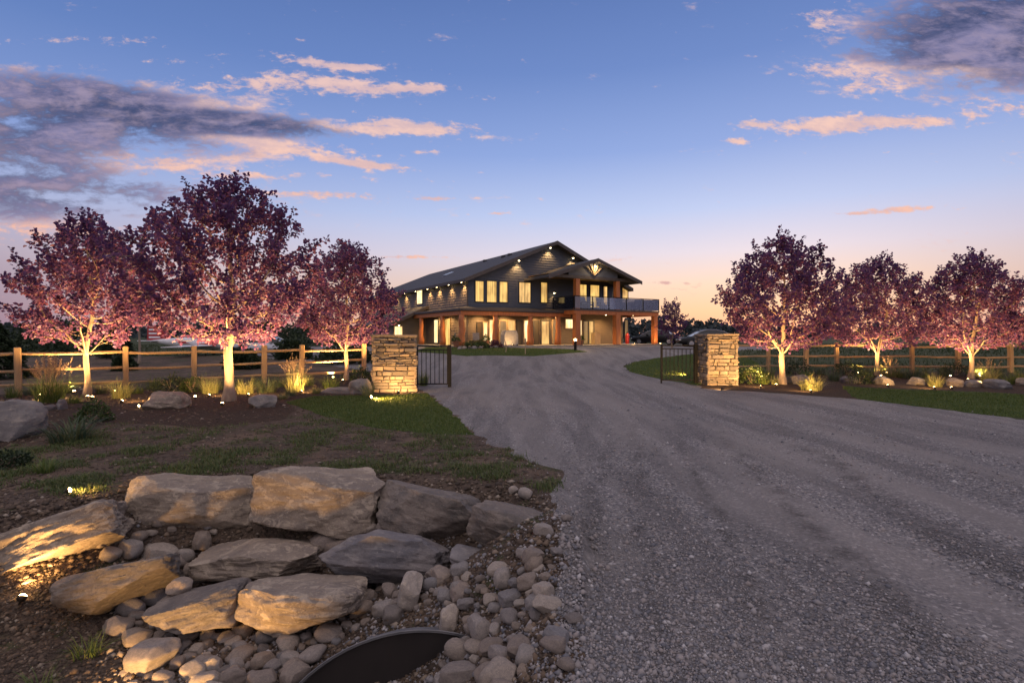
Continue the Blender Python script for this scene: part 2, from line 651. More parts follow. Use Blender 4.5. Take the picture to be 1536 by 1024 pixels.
M['shingle'] = simple('shingle', (0.022, 0.023, 0.03), (0.045, 0.045, 0.055), 14.0, 0.8, 0.8, 0.02, (0.6, 1, 1))
M['fascia'] = simple('fascia', (0.075, 0.06, 0.055), (0.055, 0.045, 0.042), 4.0, 0.6, 0.1, 0.004)
M['soffit'] = simple('soffit', (0.22, 0.14, 0.075), (0.16, 0.10, 0.055), 4.0, 0.6, 0.2, 0.004, (0.4, 4, 1))
M['frame_dark'] = simple('frame_dark', (0.02, 0.02, 0.023), (0.03, 0.03, 0.033), 12, 0.45, 0.05, 0.002)
M['frame_tan'] = simple('frame_tan', (0.36, 0.27, 0.17), (0.28, 0.21, 0.13), 6, 0.6, 0.1, 0.002)
M['concrete'] = simple('concrete', (0.24, 0.225, 0.21), (0.17, 0.16, 0.15), 5, 0.85, 0.3, 0.005)
M['white_paint'] = simple('white_paint', (0.74, 0.74, 0.76), (0.66, 0.66, 0.69), 3, 0.3, 0.05, 0.002)
M['red_paint'] = simple('red_paint', (0.36, 0.02, 0.025), (0.30, 0.016, 0.02), 3, 0.3, 0.05, 0.002)
M['navy_paint'] = simple('navy_paint', (0.02, 0.028, 0.05), (0.015, 0.02, 0.04), 3, 0.25, 0.05, 0.002)
M['car_black'] = simple('car_black', (0.006, 0.007, 0.010), (0.008, 0.009, 0.012), 3, 0.5, 0.0, 0.002, spec=0.25)
M['car_silver'] = simple('car_silver', (0.42, 0.43, 0.46), (0.38, 0.39, 0.42), 3, 0.25, 0.0, 0.002, metal=0.5)
M['rubber'] = simple('rubber', (0.015, 0.015, 0.015), (0.022, 0.022, 0.022), 20, 0.85, 0.2, 0.004)
M['dark_glass'] = simple('dark_glass', (0.012, 0.014, 0.018), (0.016, 0.018, 0.022), 3, 0.05, 0.0, 0.002)
M['headlamp'] = emit('headlamp', (1.0, 0.92, 0.78), 2.5)
M['grey_cloth'] = simple('grey_cloth', (0.20, 0.20, 0.215), (0.15, 0.15, 0.165), 8, 0.9, 0.3, 0.01)
M['cushion'] = simple('cushion', (0.05, 0.055, 0.075), (0.035, 0.04, 0.055), 8, 0.9, 0.3, 0.01)
M['terracotta'] = simple('terracotta', (0.28, 0.12, 0.06), (0.2, 0.085, 0.045), 8, 0.8, 0.2, 0.006)


def glass_rail_mat():
    m, nt, b = mat_new('rail_glass')
    t = nt.nodes.new('ShaderNodeBsdfTransparent')
    t.inputs[0].default_value = (0.78, 0.8, 0.84, 1)
    g = nt.nodes.new('ShaderNodeBsdfGlossy')
    g.inputs['Roughness'].default_value = 0.03
    g.inputs[0].default_value = (0.8, 0.85, 0.95, 1)
    f = nt.nodes.new('ShaderNodeFresnel')
    f.inputs[0].default_value = 1.5
    mx = nt.nodes.new('ShaderNodeMixShader')
    ff = E(f.outputs[0]) * 0.9 + 0.01
    nt.links.new(ff.s, mx.inputs[0])
    nt.links.new(t.outputs[0], mx.inputs[1])
    nt.links.new(g.outputs[0], mx.inputs[2])
    nt.links.new(mx.outputs[0], nt.nodes['Material Output'].inputs[0])
    return m


M['rail_glass'] = glass_rail_mat()


def lit_pane(name, col, strength, folds=9.0, dark=0.45):
    """a lit room behind glass: gathered curtains and a brighter lamp side"""
    m, nt, b = mat_new(name)
    v = coords()
    wv = noise_n(mapping(v, (folds, folds, 0.25)), 1.0, 3.0, 0.6)
    wl = noise_n(mapping(v, (1.3, 1.3, 0.8)), 1.0, 2.0, 0.5)
    f = smooth(wv, 0.30, 0.68) * 0.75 + smooth(wl, 0.35, 0.65) * 0.45
    c = mixc(E.m('MINIMUM', f, 1.0), (col[0] * dark, col[1] * dark * 0.75, col[2] * dark * 0.45, 1), (*col, 1))
    b.inputs['Base Color'].default_value = (0.05, 0.045, 0.04, 1)
    b.inputs['Roughness'].default_value = 0.08
    nt.links.new(c, b.inputs['Emission Color'])
    b.inputs['Emission Strength'].default_value = strength
    return m


M['pane_curtain'] = lit_pane('pane_curtain', (1.0, 0.62, 0.17), 1.02, 9.0, 0.28)
M['pane_warm'] = lit_pane('pane_warm', (1.0, 0.60, 0.20), 1.05, 3.0, 0.22)
M['pane_dim'] = lit_pane('pane_dim', (0.75, 0.46, 0.18), 0.35, 2.0, 0.2)
M['pane_bright'] = lit_pane('pane_bright', (1.0, 0.78, 0.40), 1.6, 5.0, 0.6)
M['gable_glow'] = emit('gable_glow', (1.0, 0.70, 0.30), 1.6)


def ground_mats():
    # gravel drive
    m, nt, b = mat_new('gravel')
    v = coords()
    cell = vor(v, 46.0, 'F1', 1)
    d1 = E(vor(v, 46.0, 'F1', 0))
    d2 = E(vor(v, 105.0, 'F1', 0))
    sep = nt.nodes.new('ShaderNodeSeparateColor')
    nt.links.new(cell, sep.inputs[0])
    cr = E(sep.outputs[0])
    big = noise_n(mapping(v, (1.0, 0.22, 1.0), (0, 0, R(14))), 0.85, 6.0, 0.6, 0.5)
    fine = noise_n(v, 14.0, 7.0, 0.7)
    c = ramp(cr, [(0.0, (0.055, 0.053, 0.060, 1)), (0.35, (0.115, 0.11, 0.116, 1)), (0.65, (0.175, 0.164, 0.166, 1)), (0.9, (0.26, 0.235, 0.225, 1)), (1.0, (0.46, 0.43, 0.42, 1))])
    dust = mixc(fine, (0.165, 0.150, 0.145, 1), (0.275, 0.248, 0.234, 1))
    rut = noise_n(mapping(v, (1.0, 0.10, 1.0), (0, 0, R(12))), 2.1, 4.0, 0.55, 0.35)
    c = mixc(smooth(rut, 0.58, 0.46) * 0.5, c, (0.066, 0.060, 0.062, 1))
    c = mixc(smooth(big, 0.40, 0.62) * 0.55 + 0.12, c, dust)
    c = mixc(smooth(fine, 0.62, 0.78) * 0.5, c, (0.10, 0.094, 0.098, 1))
    # wheel lines: coarse dark stone thrown up beside the worn wheel paths
    sp = nt.nodes.new('ShaderNodeSeparateXYZ')
    nt.links.new(v, sp.inputs[0])
    sx, sy = E(sp.outputs[0]), E(sp.outputs[1])
    sl_ = sx - sy * 0.21 + (noise_n(v, 0.9, 4.0, 0.6) - 0.5) * 0.55
    brk = smooth(noise_n(v, 2.6, 5.0, 0.65), 0.38, 0.58)
    ln = None
    for c0, wd in ((-0.30, 0.10), (0.16, 0.085), (0.95, 0.09), (1.75, 0.12), (2.9, 0.14)):
        q = (sl_ - c0) / wd
        e = E.m('EXPONENT', -(q * q))
        ln = e if ln is None else ln + e
    ln = ln * brk * smooth(sy, 13.0, 6.0)
    c = mixc(E.m('MINIMUM', ln, 1.0) * 0.75, c, mixc(cr, (0.035, 0.030, 0.028, 1), (0.11, 0.10, 0.098, 1)))
    nt.links.new(c, b.inputs['Base Color'])
    b.inputs['Roughness'].default_value = 0.85
    b.inputs['Specular IOR Level'].default_value = 0.3
    h = (1.0 - d1) * 0.6 + (1.0 - d2) * 0.4
    n1 = bump(h, 0.55, 0.022)
    nt.links.new(bump(fine, 0.5, 0.03, n1), b.inputs['Normal'])
    M['gravel'] = m

    def soil(name, ca, cb, cc, sc=5.0, green=None):
        m, nt, b = mat_new(name)
        v = coords()
        n = noise_n(v, sc, 9.0, 0.7)
        lg = noise_n(v, 0.9, 5.0, 0.6)
        d = E(vor(v, 28.0, 'F1', 0))
        c = mixc(smooth(n, 0.3, 0.7), (*ca, 1), (*cb, 1))
        c = mixc(smooth(lg, 0.45, 0.65) * 0.8, c, (*cc, 1))
        if green:
            g = noise_n(v, 1.6, 7.0, 0.7, 0.4)
            c = mixc(smooth(g, 0.54, 0.62) * 0.75, c, (*green, 1))
        sp = noise_n(v, 60.0, 3.0, 0.5)
        c = mixc(smooth(sp, 0.68, 0.74), c, (cb[0] * 2.2, cb[1] * 2.2, cb[2] * 2.2, 1))
        nt.links.new(c, b.inputs['Base Color'])
        b.inputs['Roughness'].default_value = 0.95
        b.inputs['Specular IOR Level'].default_value = 0.15
        n1 = bump(n, 0.9, 0.07)
        nt.links.new(bump(d, 0.6, 0.03, n1), b.inputs['Normal'])
        M[name] = m
    soil('soil', (0.052, 0.038, 0.030), (0.125, 0.092, 0.070), (0.15, 0.105, 0.076), 6.0, (0.05, 0.062, 0.026))
    soil('mulch', (0.035, 0.024, 0.018), (0.075, 0.05, 0.036), (0.055, 0.038, 0.028), 9.0)
    soil('lawn', (0.032, 0.052, 0.012), (0.055, 0.082, 0.018), (0.065, 0.08, 0.022), 9.0)
    soil('field', (0.028, 0.042, 0.016), (0.045, 0.06, 0.024), (0.07, 0.065, 0.035), 1.5)


ground_mats()


# ------------------------------------------------------------------ the ground, cut along the drive, beds and lawns
def px_poly(lst):
    r = []
    for q in lst:
        if len(q) == 3:
            r.append((q[0], q[1]))
        else:
            p = G(*q)
            r.append((p.x, p.y))
    return r


w3 = lambda x, y: (x, y, 0)
Z = {}
Z['lawn_near'] = px_poly([(428, 603), (470, 595), (560, 592.5), (640, 590), (668, 612), (690, 632), (712, 652), (640, 651), (560, 642), (480, 622)])
Z['lawn_house'] = px_poly([(622, 528), (700, 534), (800, 534), (882, 527.5), (862, 524), (800, 522), (700, 521), (640, 521)])
Z['lawn_gate'] = px_poly([(938, 550), (950, 543), (985, 537), (1040, 531), (1100, 529), (1140, 545), (1100, 572), (1045, 577), (985, 567), (945, 557)])
Z['lawn_right'] = px_poly([(1262, 579), (1300, 582), (1400, 586), (1536, 592), (1750, 600), (1750, 660), (1536, 628), (1400, 612), (1285, 598)])
Z['bed_right'] = px_poly([(1050, 582), (1107, 586), (1180, 590.5), (1290, 599), (1262, 578), (1300, 581), (1400, 585), (1536, 591), (1750, 599), (1750, 562), (1536, 559), (1300, 555), (1107, 557), (1050, 570)])
Z['bed_left'] = px_poly([(-60, 612), (0, 592), (130, 574), (300, 564), (450, 556), (555, 556), (627, 572), (627, 590), (560, 592), (470, 595), (428, 603), (445, 614), (425, 630), (300, 642), (180, 634), (60, 655), (-60, 700)])
DRIVE = [w3(0.32, -4), w3(0.33, 2.4), w3(0.37, 4.2), w3(0.42, 5.2), (838, 745), (836, 706), (800, 690), (770, 678), (735, 662), (712, 652), (690, 632), (668, 612),
         (645, 592), (628, 583), (600, 566), (540, 555), (470, 545), (400, 538), (330, 534), (330, 524), (430, 519), (560, 520), (640, 520), (700, 519),
         (1000, 516), (1100, 517), (1180, 518), (1180, 522), (1100, 526), (1040, 531), (985, 537), (950, 543), (938, 550), (945, 557), (985, 567), (1040, 577),
         (1062, 583), (1107, 586), (1180, 590.5), (1285, 598), (1400, 612), (1536, 628), (1750, 660), w3(30, 7.0), w3(30, -4)]
Z['drive'] = px_poly(DRIVE)
Z['soil'] = px_poly([w3(2.0, -4), w3(2.0, 5.3), (950, 740), (760, 645), (665, 592), (640, 575), (540, 555), (470, 545), (330, 534), (100, 535), (-300, 542), w3(-40, 24), w3(-40, -4)])
ORDER = ['lawn_near', 'lawn_house', 'lawn_gate', 'lawn_right', 'bed_right', 'bed_left', 'drive', 'soil']


def ragged(poly, amp):
    out = []
    n = len(poly)
    for i in range(n):
        a, b = Vector(poly[i]), Vector(poly[(i + 1) % n])
        L = (b - a).length
        dist = min(a.length, b.length)
        step = max(0.10, 0.022 * dist)
        k = max(1, min(80, int(L / step)))
        nrm = Vector((-(b - a).y, (b - a).x)).normalized() if L > 0 else Vector((0, 0))
        for j in range(k):
            p = a.lerp(b, j / k)
            s = amp * min(1.0, 0.03 * p.length + 0.3)
            o = mnoise.noise(Vector((p.x * 2.3, p.y * 2.3, 5.0))) * s + mnoise.noise(Vector((p.x * 7, p.y * 7, 1.0))) * s * 0.5
            q = p + nrm * o
            out.append((q.x, q.y))
    return out


def zone_of(x, y, polys):
    for k in ORDER:
        if inside(polys[k], x, y):
            return k
    return 'field'


ZR = {}


def build_ground():
    pts, edges = [], []
    ragged_amp = {'drive': 0.34, 'soil': 0.0}
    for k in ORDER:
        ZR[k] = ragged(Z[k], ragged_amp.get(k, 0.14))
        if k == 'soil':
            continue
        b = len(pts)
        pts.extend(Vector(p) for p in ZR[k])
        n = len(ZR[k])
        edges.extend((b + i, b + (i + 1) % n) for i in range(n))
    r = random.Random(3)
    d = 1.6
    while d < 75:
        da = 0.024 if d < 9 else 0.034
        n = int(2.3 / da)
        for i in range(n):
            a = -1.15 + 2.3 * (i + r.random()) / n
            dd = d * (1 + 0.022 * (r.random() - 0.5))
            pts.append(Vector((math.sin(a) * dd, math.cos(a) * dd)))
        d *= 1.03
    while d < 4000:
        for i in range(60):
            a = -1.5 + 3.0 * i / 59
            pts.append(Vector((math.sin(a) * d, math.cos(a) * d)))
        d *= 1.35
    for i in range(24):
        for rr in (1.0, 4.0, 15.0, 60.0, 400.0, 4000.0):
            a = 1.2 + (2 * math.pi - 2.4) * i / 23
            pts.append(Vector((math.sin(a) * rr, math.cos(a) * rr)))
    V, _, Fc, *_ = delaunay_2d_cdt(pts, edges, [], 0, 1e-4)
    ZV = [height(p.x, p.y) for p in V]
    groups = {}
    for f in Fc:
        cx = sum(V[i].x for i in f) / len(f)
        cy = sum(V[i].y for i in f) / len(f)
        groups.setdefault(zone_of(cx, cy, ZR), []).append(f)
    spec = {'drive': ('driveway', 'gravel'), 'soil': ('bare_soil', 'soil'), 'field': ('field', 'field'), 'bed_left': ('planting_bed', 'mulch'), 'bed_right': ('planting_bed', 'mulch'),
            'lawn_near': ('lawn', 'lawn'), 'lawn_house': ('lawn', 'lawn'), 'lawn_gate': ('lawn', 'lawn'), 'lawn_right': ('lawn', 'lawn')}
    for k, fs in groups.items():
        used = {}
        vs, ff = [], []
        for f in fs:
            t = []
            for i in f:
                if i not in used:
                    used[i] = len(vs)
                    vs.append((V[i].x, V[i].y, ZV[i]))
                t.append(used[i])
            ff.append(tuple(t))
        me = bpy.data.meshes.new(spec[k][0])
        me.from_pydata(vs, [], ff)
        o = obj(spec[k][0], me, M[spec[k][1]], None, True)
        bm = bmesh.new()
        bm.from_mesh(me)
        for fce in bm.faces:
            if fce.normal.z < 0:
                fce.normal_flip()
        bm.to_mesh(me)
        bm.free()
        tag(o, kind='structure')


build_ground()


# ------------------------------------------------------------------ lamps
LAMP = 3.4
GARDEN = 2.0


def spot_at(parent, loc, target, energy, size=95, blend=0.7, col=(1.0, 0.55, 0.19), soft=0.05):
    l = bpy.data.lights.new('lamp_light', 'SPOT')
    l.energy = energy * LAMP
    l.spot_size = R(size)
    l.spot_blend = blend
    l.color = col
    l.shadow_soft_size = soft
    o = bpy.data.objects.new('lamp_light', l)
    COL.objects.link(o)
    o.location = loc
    o.rotation_euler = (Vector(target) - Vector(loc)).to_track_quat('-Z', 'Y').to_euler()
    if parent is not None:
        o.parent = parent
    return o


def point_at(parent, loc, energy, col=(1.0, 0.66, 0.30), soft=0.06):
    l = bpy.data.lights.new('lamp_light', 'POINT')
    l.energy = energy * LAMP
    l.color = col
    l.shadow_soft_size = soft
    o = bpy.data.objects.new('lamp_light', l)
    COL.objects.link(o)
    o.location = loc
    if parent is not None:
        o.parent = parent
    return o


_lampmesh = {}


def garden_lamp(pos, target, energy, label, size=100, r=0.055):
    r *= 0.8
    pos = Vector(pos)
    t = thing('garden_spotlight', label, 'spotlight', pos, 0, 'low garden spotlights along the beds')
    if not _lampmesh:
        _lampmesh['housing'] = MB().lathe([(0.012, -0.04), (0.014, 0.0), (0.045, 0.012), (0.062, 0.05), (0.066, 0.078), (0.058, 0.078)], 14).mesh('housing')
        _lampmesh['lens'] = MB().lathe([(0.056, 0.070), (0.053, 0.088), (0.042, 0.104), (0.022, 0.114), (0.001, 0.117)], 14).mesh('lens')
    dirv = (Vector(target) - pos).normalized()
    q = dirv.to_track_quat('Z', 'Y').to_euler()
    a = obj('housing', _lampmesh['housing'], M['bronze'], t, True)
    b = obj('lens', _lampmesh['lens'], M['lens'], t, True)
    sc = r / 0.055
    for o in (a, b):
        o.location = (0, 0, 0.04)
        o.rotation_euler = q
        o.scale = (sc, sc, sc)
    l = spot_at(t, Vector((0, 0, 0.04)) + dirv * 0.14 * sc, Vector((0, 0, 0.04)) + dirv * 2, energy * GARDEN, size)
    return t


# ------------------------------------------------------------------ trees
def grow(seed, H, cr, fork, r0, n_att=620, lean=0.0, zb=None):
    rg = np.random.default_rng(seed)
    zb = zb if zb is not None else fork + 0.12
    # crown envelope, with uneven lobes
    ph = rg.uniform(0, 6.28, 6)
    A = []
    while len(A) < n_att:
        t = rg.uniform(0, 1)
        a = rg.uniform(0, 2 * np.pi)
        prof = min(1.0, 0.42 + t / 0.30 * 0.6) * (1 - t ** 2.3) ** 0.75
        lob = 1 + 0.16 * math.sin(2 * a + ph[0] + 3 * t) + 0.14 * math.sin(3 * a + ph[1] - 5 * t) + 0.10 * math.sin(5 * a + ph[2] + 9 * t)
        rr = cr * prof * lob * math.sqrt(rg.uniform(0.02, 1))
        if t * (H - zb) < 0.38 * (rr / cr) ** 2:
            continue
        A.append((rr * math.cos(a), rr * math.sin(a), zb + t * (H - zb)))
    for _ in range(46):
        # sprigs that stand out of the crown
        a, e = rg.uniform(0, 2 * np.pi), rg.uniform(0.15, 1.45)
        t = 0.30 + 0.70 * e / 1.45
        prof = (1 - min(t, 0.985) ** 2.3) ** 0.75
        b = np.array((cr * prof * math.cos(a), cr * prof * math.sin(a), zb + t * (H - zb))) * np.array((0.92, 0.92, 0.97))
        dv = np.array((math.cos(a) * math.cos(e), math.sin(a) * math.cos(e), math.sin(e) + 0.35))
        dv /= np.linalg.norm(dv)
        for q in np.arange(0, rg.uniform(0.2, 0.55) * (0.55 if e > 1.1 else 1.0), 0.11):
            A.append(tuple(b + dv * q))
    A = np.array(A)
    P = [np.array((0.0, 0.0, -0.15))]
    par = [-1]
    k = int(fork / 0.14) + 1
    for i in range(1, k + 1):
        f = i / k
        P.append(np.array((lean * f + 0.025 * math.sin(f * 4 + ph[3]), 0.02 * math.sin(f * 5 + ph[4]), f * fork)))
        par.append(len(P) - 2)
    top = len(P) - 1
    # main limbs, steep vase
    nl = 5
    for j in range(nl):
        a = 2 * np.pi * (j + rg.uniform(-0.25, 0.25)) / nl
        el = rg.uniform(0.75, 1.15) if j else 1.45
        dv = np.array((math.cos(a) * math.cos(el), math.sin(a) * math.cos(el), math.sin(el)))
        p = top - rg.integers(0, 2)
        for s in range(5 if j else 9):
            P.append(P[p] + dv * 0.15 + rg.normal(0, 0.012, 3))
            par.append(p)
            p = len(P) - 1
            dv = dv + np.array((0, 0, 0.05))
            dv /= np.linalg.norm(dv)
    P = [np.asarray(p) for p in P]
    N = np.array(P)
    step, kill, infl = 0.13, 0.22, 2.2
    D = np.linalg.norm(A[:, None, :] - N[None, :, :], axis=2)
    near = D.argmin(1)
    nd = D.min(1)
    alive = nd > kill
    for it in range(90):
        idx = np.where(alive & (nd < infl))[0]
        if len(idx) == 0:
            break
        newp, newpar = [], []
        for n in np.unique(near[idx]):
            if n < top - 1:
                continue
            g = idx[near[idx] == n]
            d = A[g] - N[n]
            d = d / np.linalg.norm(d, axis=1)[:, None]
            m = d.sum(0) + np.array((0, 0, 0.10)) + rg.normal(0, 0.12, 3)
            L = np.linalg.norm(m)
            if L < 1e-3:
                continue
            newp.append(N[n] + m / L * step)
            newpar.append(int(n))
        if not newp:
            break
        b = len(N)
        newp = np.array(newp)
        N = np.vstack([N, newp])
        par += newpar
        D = np.linalg.norm(A[:, None, :] - newp[None, :, :], axis=2)
        md = D.min(1)
        better = md < nd
        near[better] = b + D.argmin(1)[better]
        nd = np.minimum(nd, md)
        alive &= nd > kill
    par = np.array(par)
    ch = [[] for _ in range(len(N))]
    for i, p in enumerate(par):
        if p >= 0:
            ch[p].append(i)
    rad = np.zeros(len(N))
    for i in range(len(N) - 1, -1, -1):
        rad[i] = 0.0035 if not ch[i] else sum(rad[c] ** 2.05 for c in ch[i]) ** (1 / 2.05)
    order = list(range(len(N)))
    rt = rad[1]
    rad = np.where(rad > 0.004, 0.004 + (rad - 0.004) * (r0 * 0.80 - 0.004) / (rt - 0.004), rad)
    for i in range(top + 1):
        f = i / top
        rad[i] = max(rad[i], r0 * (1.22 - 0.40 * min(1, f * 2.2) - 0.02 * f))
    rad[0] = r0 * 1.5
    rad[1] = r0 * 1.32
    return N, par, ch, rad, top, rg


def branch_mesh(name, N, ch, rad):
    mb = MB()
    stack = [(0, None)]
    while stack:
        s, pre = stack.pop()
        chain = ([pre] if pre is not None else []) + [s]
        cur = s
        while ch[cur]:
            cs = sorted(ch[cur], key=lambda c: -rad[c])
            for c in cs[1:]:
                stack.append((c, cur))
            cur = cs[0]
            chain.append(cur)
        pts = [Vector(N[i]) for i in chain]
        rr = [float(rad[i]) for i in chain]
        if pre is not None:
            rr[0] = min(rr[0], rr[1] * 1.25)
        if len(pts) < 2:
            continue
        nside = 12 if rr[0] > 0.08 else (7 if rr[0] > 0.025 else 4)
        mb.tube(pts, rr, nside, True)
    return mb.mesh(name)


def leaves_mesh(name, pos, nrm, dirs, size, rg, width=0.82):
    """leaf blades: two quads folded along the rib"""
    n = len(pos)
    dirs = dirs / (np.linalg.norm(dirs, axis=1)[:, None] + 1e-9)
    side = np.cross(dirs, nrm)
    side /= (np.linalg.norm(side, axis=1)[:, None] + 1e-9)
    up = np.cross(side, dirs)
    s = size[:, None]
    w = width * 0.5
    fold = 0.16
    V = np.stack([pos,
                  pos + dirs * s * 0.30 + side * s * w + up * s * fold,
                  pos + dirs * s * 0.72 + side * s * w * 0.86 + up * s * fold * 0.8,
                  pos + dirs * s * 1.0 - up * s * 0.12,
                  pos + dirs * s * 0.72 - side * s * w * 0.86 + up * s * fold * 0.8,
                  pos + dirs * s * 0.30 - side * s * w + up * s * fold], axis=1).reshape(-1, 3)
    b = (np.arange(n) * 6)[:, None]
    Q = np.concatenate([b + np.array([[0, 1, 2, 3]]), b + np.array([[0, 3, 4, 5]])], axis=0)
    return fast_mesh(name, V, Q)


def tree(name, label, cat, pos, H, cr, fork, r0, seed, leafm='plum_leaf', leaf=0.095, dens=1.0, rz=0.0, n_att=620, lean=0.0, group=None):
    t = thing(name, label, cat, pos, rz, group)
    N, par, ch, rad, top, rg = grow(seed, H, cr, fork, r0, n_att, lean)
    obj('trunk', branch_mesh('trunk', N, ch, rad), M['bark'], t, True)
    P, Dv = [], []
    for i in range(top + 1, len(N)):
        if rad[i] > 0.014:
            continue
        if math.hypot(N[i][0], N[i][1]) < 0.42 * cr and N[i][2] < fork + 0.30 * (H - fork) and rg.uniform() < 0.75:
            continue
        d = N[i] - N[par[i]]
        d = d / (np.linalg.norm(d) + 1e-9)
        k = rg.poisson(6.5 * dens)
        for _ in range(k):
            f = rg.uniform(0, 1)
            out = rg.normal(0, 1, 3)
            out /= np.linalg.norm(out)
            P.append(N[par[i]] * (1 - f) + N[i] * f + out * rg.uniform(0.02, 0.15))
            Dv.append(out + d * 0.5)
        if not ch[i] or (len(ch[i]) == 1 and rg.uniform() < 0.35):
            # a shoot beyond the twig, leaves alternating
            sd = d * 0.8 + np.array((0, 0, 0.45)) + rg.normal(0, 0.25, 3)
            sd /= np.linalg.norm(sd)
            L = rg.uniform(0.14, 0.46)
            m = max(3, int(L / 0.026 * dens))
            for j in range(m):
                out = rg.normal(0, 1, 3)
                out -= sd * out.dot(sd) * 0.6
                out /= np.linalg.norm(out)
                P.append(N[i] + sd * L * (j + 0.5) / m + out * rg.uniform(0.01, 0.045))
                Dv.append(out + sd * 0.6)
    P = np.array(P)
    Dv = np.array(Dv)
    nr = rg.normal(0, 0.65, P.shape) + np.array((0, 0, 0.9))
    sz = rg.uniform(0.7, 1.25, len(P)) * leaf
    obj('crown', leaves_mesh('crown', P, nr, Dv, sz, rg), M[leafm], t)
    return t


def place_tree(px, pyb, top_py, half_px, seed, label, fork_py=None, r0=0.12, nat=700, rz=0.0, dens=1.3, lean=0.0, leaf=0.097):
    p = G(px, pyb)
    d = p.y
    H = (CAM_H - (top_py - HOR) / F * d) - p.z
    fork = (CAM_H - (fork_py - HOR) / F * d) - p.z
    tree('plum_tree', label, 'tree', p, H - 0.18, half_px / F * d, fork, r0, seed, 'plum_leaf', leaf, dens, rz, nat, lean, 'purple leaved trees along the fences')
    return p


TP = {}
TP[1] = place_tree(130, 592, 312, 98, 11, 'purple tree nearest the tall feathery grass, slim trunk with twin lamps at its foot', 528, 0.088, 800)
TP[2] = place_tree(343, 601, 258, 146, 23, 'tallest purple tree with the thickest lit trunk, beside the flat pale boulder', 527, 0.140, 1150)
TP[3] = place_tree(519, 570, 358, 90, 35, 'purple tree just beside the stone pillar in front of the house', 524, 0.090, 850)
TP[4] = place_tree(1173, 576, 348, 104, 47, 'broad purple tree nearest the stone pillar beyond the drive, forked low trunk', 532, 0.120, 950)
TP[5] = place_tree(1316, 563, 380, 84, 59, 'smallest of the purple trees behind the strip of lawn, between two larger ones', 530, 0.090, 760)
TP[6] = place_tree(1457, 568, 374, 84, 61, 'purple tree lit by the boulders near the end of the lawn strip, last whole crown', 530, 0.10, 860)
TP[7] = place_tree(1606, 570, 392, 88, 73, 'purple tree cut by the picture edge, only twigs of its crown in view', 530, 0.085, 550)


def small_trees():
    p = G(1008, 516.5)
    p = Vector(((1008 - 768) / F * 37, 37, height((1008 - 768) / F * 37, 37)))
    tree('sapling', 'thin young red leaved tree with bare top twigs behind the black car, by the balcony', 'tree', p, 3.2, 0.95, 0.5, 0.05, 91, 'plum_leaf', 0.10, 1.1, 0, 380)
    p = Vector(((209 - 768) / F * 30, 30, height((209 - 768) / F * 30, 30)))
    tree('plum_tree', 'dark unlit purple tree beyond the fence, between the two nearest trunks', 'tree', p, 4.4, 1.4, 2.25, 0.07, 97, 'plum_dark', 0.11, 0.9, 0, 320)


small_trees()


# ------------------------------------------------------------------ evergreens, shrubs, grasses
def clump_leaves(seed, rx, ry, rz, n, leaf, zc=0.0):
    rg = np.random.default_rng(seed)
    u = rg.normal(0, 1, (n, 3))
    u /= np.linalg.norm(u, axis=1)[:, None]
    rad = rg.uniform(0.35, 1.0, n) ** 0.45
    lob = 1 + 0.18 * np.sin(u[:, 0] * 5 + seed) * np.cos(u[:, 1] * 6 + seed * 2) + 0.12 * np.sin(u[:, 2] * 9 + u[:, 0] * 7)
    P = u * (rad * lob)[:, None] * np.array((rx, ry, rz))
    P[:, 2] = np.abs(P[:, 2]) + zc
    D = u + rg.normal(0, 0.6, (n, 3)) + np.array((0, 0, 0.4))
    nr = rg.normal(0, 0.8, (n, 3)) + np.array((0, 0, 0.6))
    return leaves_mesh('foliage', P, nr, D, rg.uniform(0.7, 1.3, n) * leaf, rg, 0.6)


def shrub(px, pyb, hpx, wpx, label, mat='green_leaf', leaf=0.06, n=900, seed=1, name='shrub'):
    p = G(px, pyb)
    d = p.y
    h, w = hpx / F * d, wpx / F * d
    t = thing(name, label, 'shrub', p, seed * 1.3, 'shrubs in the planting beds')
    obj('foliage', clump_leaves(seed, w / 2, w / 2 * 0.85, h, n, leaf), M[mat], t)
    mb = MB()
    r = random.Random(seed)
    for k in range(7):
        a = r.random() * 6.28
        mb.tube([(0, 0, -0.03), (math.cos(a) * w * 0.15, math.sin(a) * w * 0.15, h * 0.35), (math.cos(a) * w * 0.3, math.sin(a) * w * 0.3, h * 0.7)], [0.012, 0.009, 0.004], 5)
    mb.build('stem', M['bark'], t)
    return t


def blade_mesh(name, base, head, h, w, bend, rg, up=1.0):
    """tapered strips that rise and bend over; all arrays of length n"""
    n = len(base)
    segs = 4
    f = np.linspace(0, 1, segs + 1)
    dirx, diry = np.cos(head), np.sin(head)
    V = np.zeros((n, segs * 2 + 1, 3))
    for i, t in enumerate(f):
        out = bend * h * t ** 1.7
        zz = h * (t - 0.45 * np.clip(bend, 0, 1.4) * t ** 2.4)
        cx = base[:, 0] + dirx * out
        cy = base[:, 1] + diry * out
        cz = base[:, 2] + zz
        ww = w * 0.5 * (1 - t) ** 0.7
        if i < segs:
            V[:, i * 2] = np.stack([cx - diry * ww, cy + dirx * ww, cz], 1)
            V[:, i * 2 + 1] = np.stack([cx + diry * ww, cy - dirx * ww, cz], 1)
        else:
            V[:, i * 2] = np.stack([cx, cy, cz], 1)
    k = segs * 2 + 1
    b = (np.arange(n) * k)[:, None]
    Q = np.concatenate([b + np.array([[2 * i, 2 * i + 1, 2 * i + 3, 2 * i + 2]]) for i in range(segs - 1)], 0)
    T = b + np.array([[2 * segs - 2, 2 * segs - 1, 2 * segs]])
    return fast_mesh(name, V.reshape(-1, 3), Q, T)


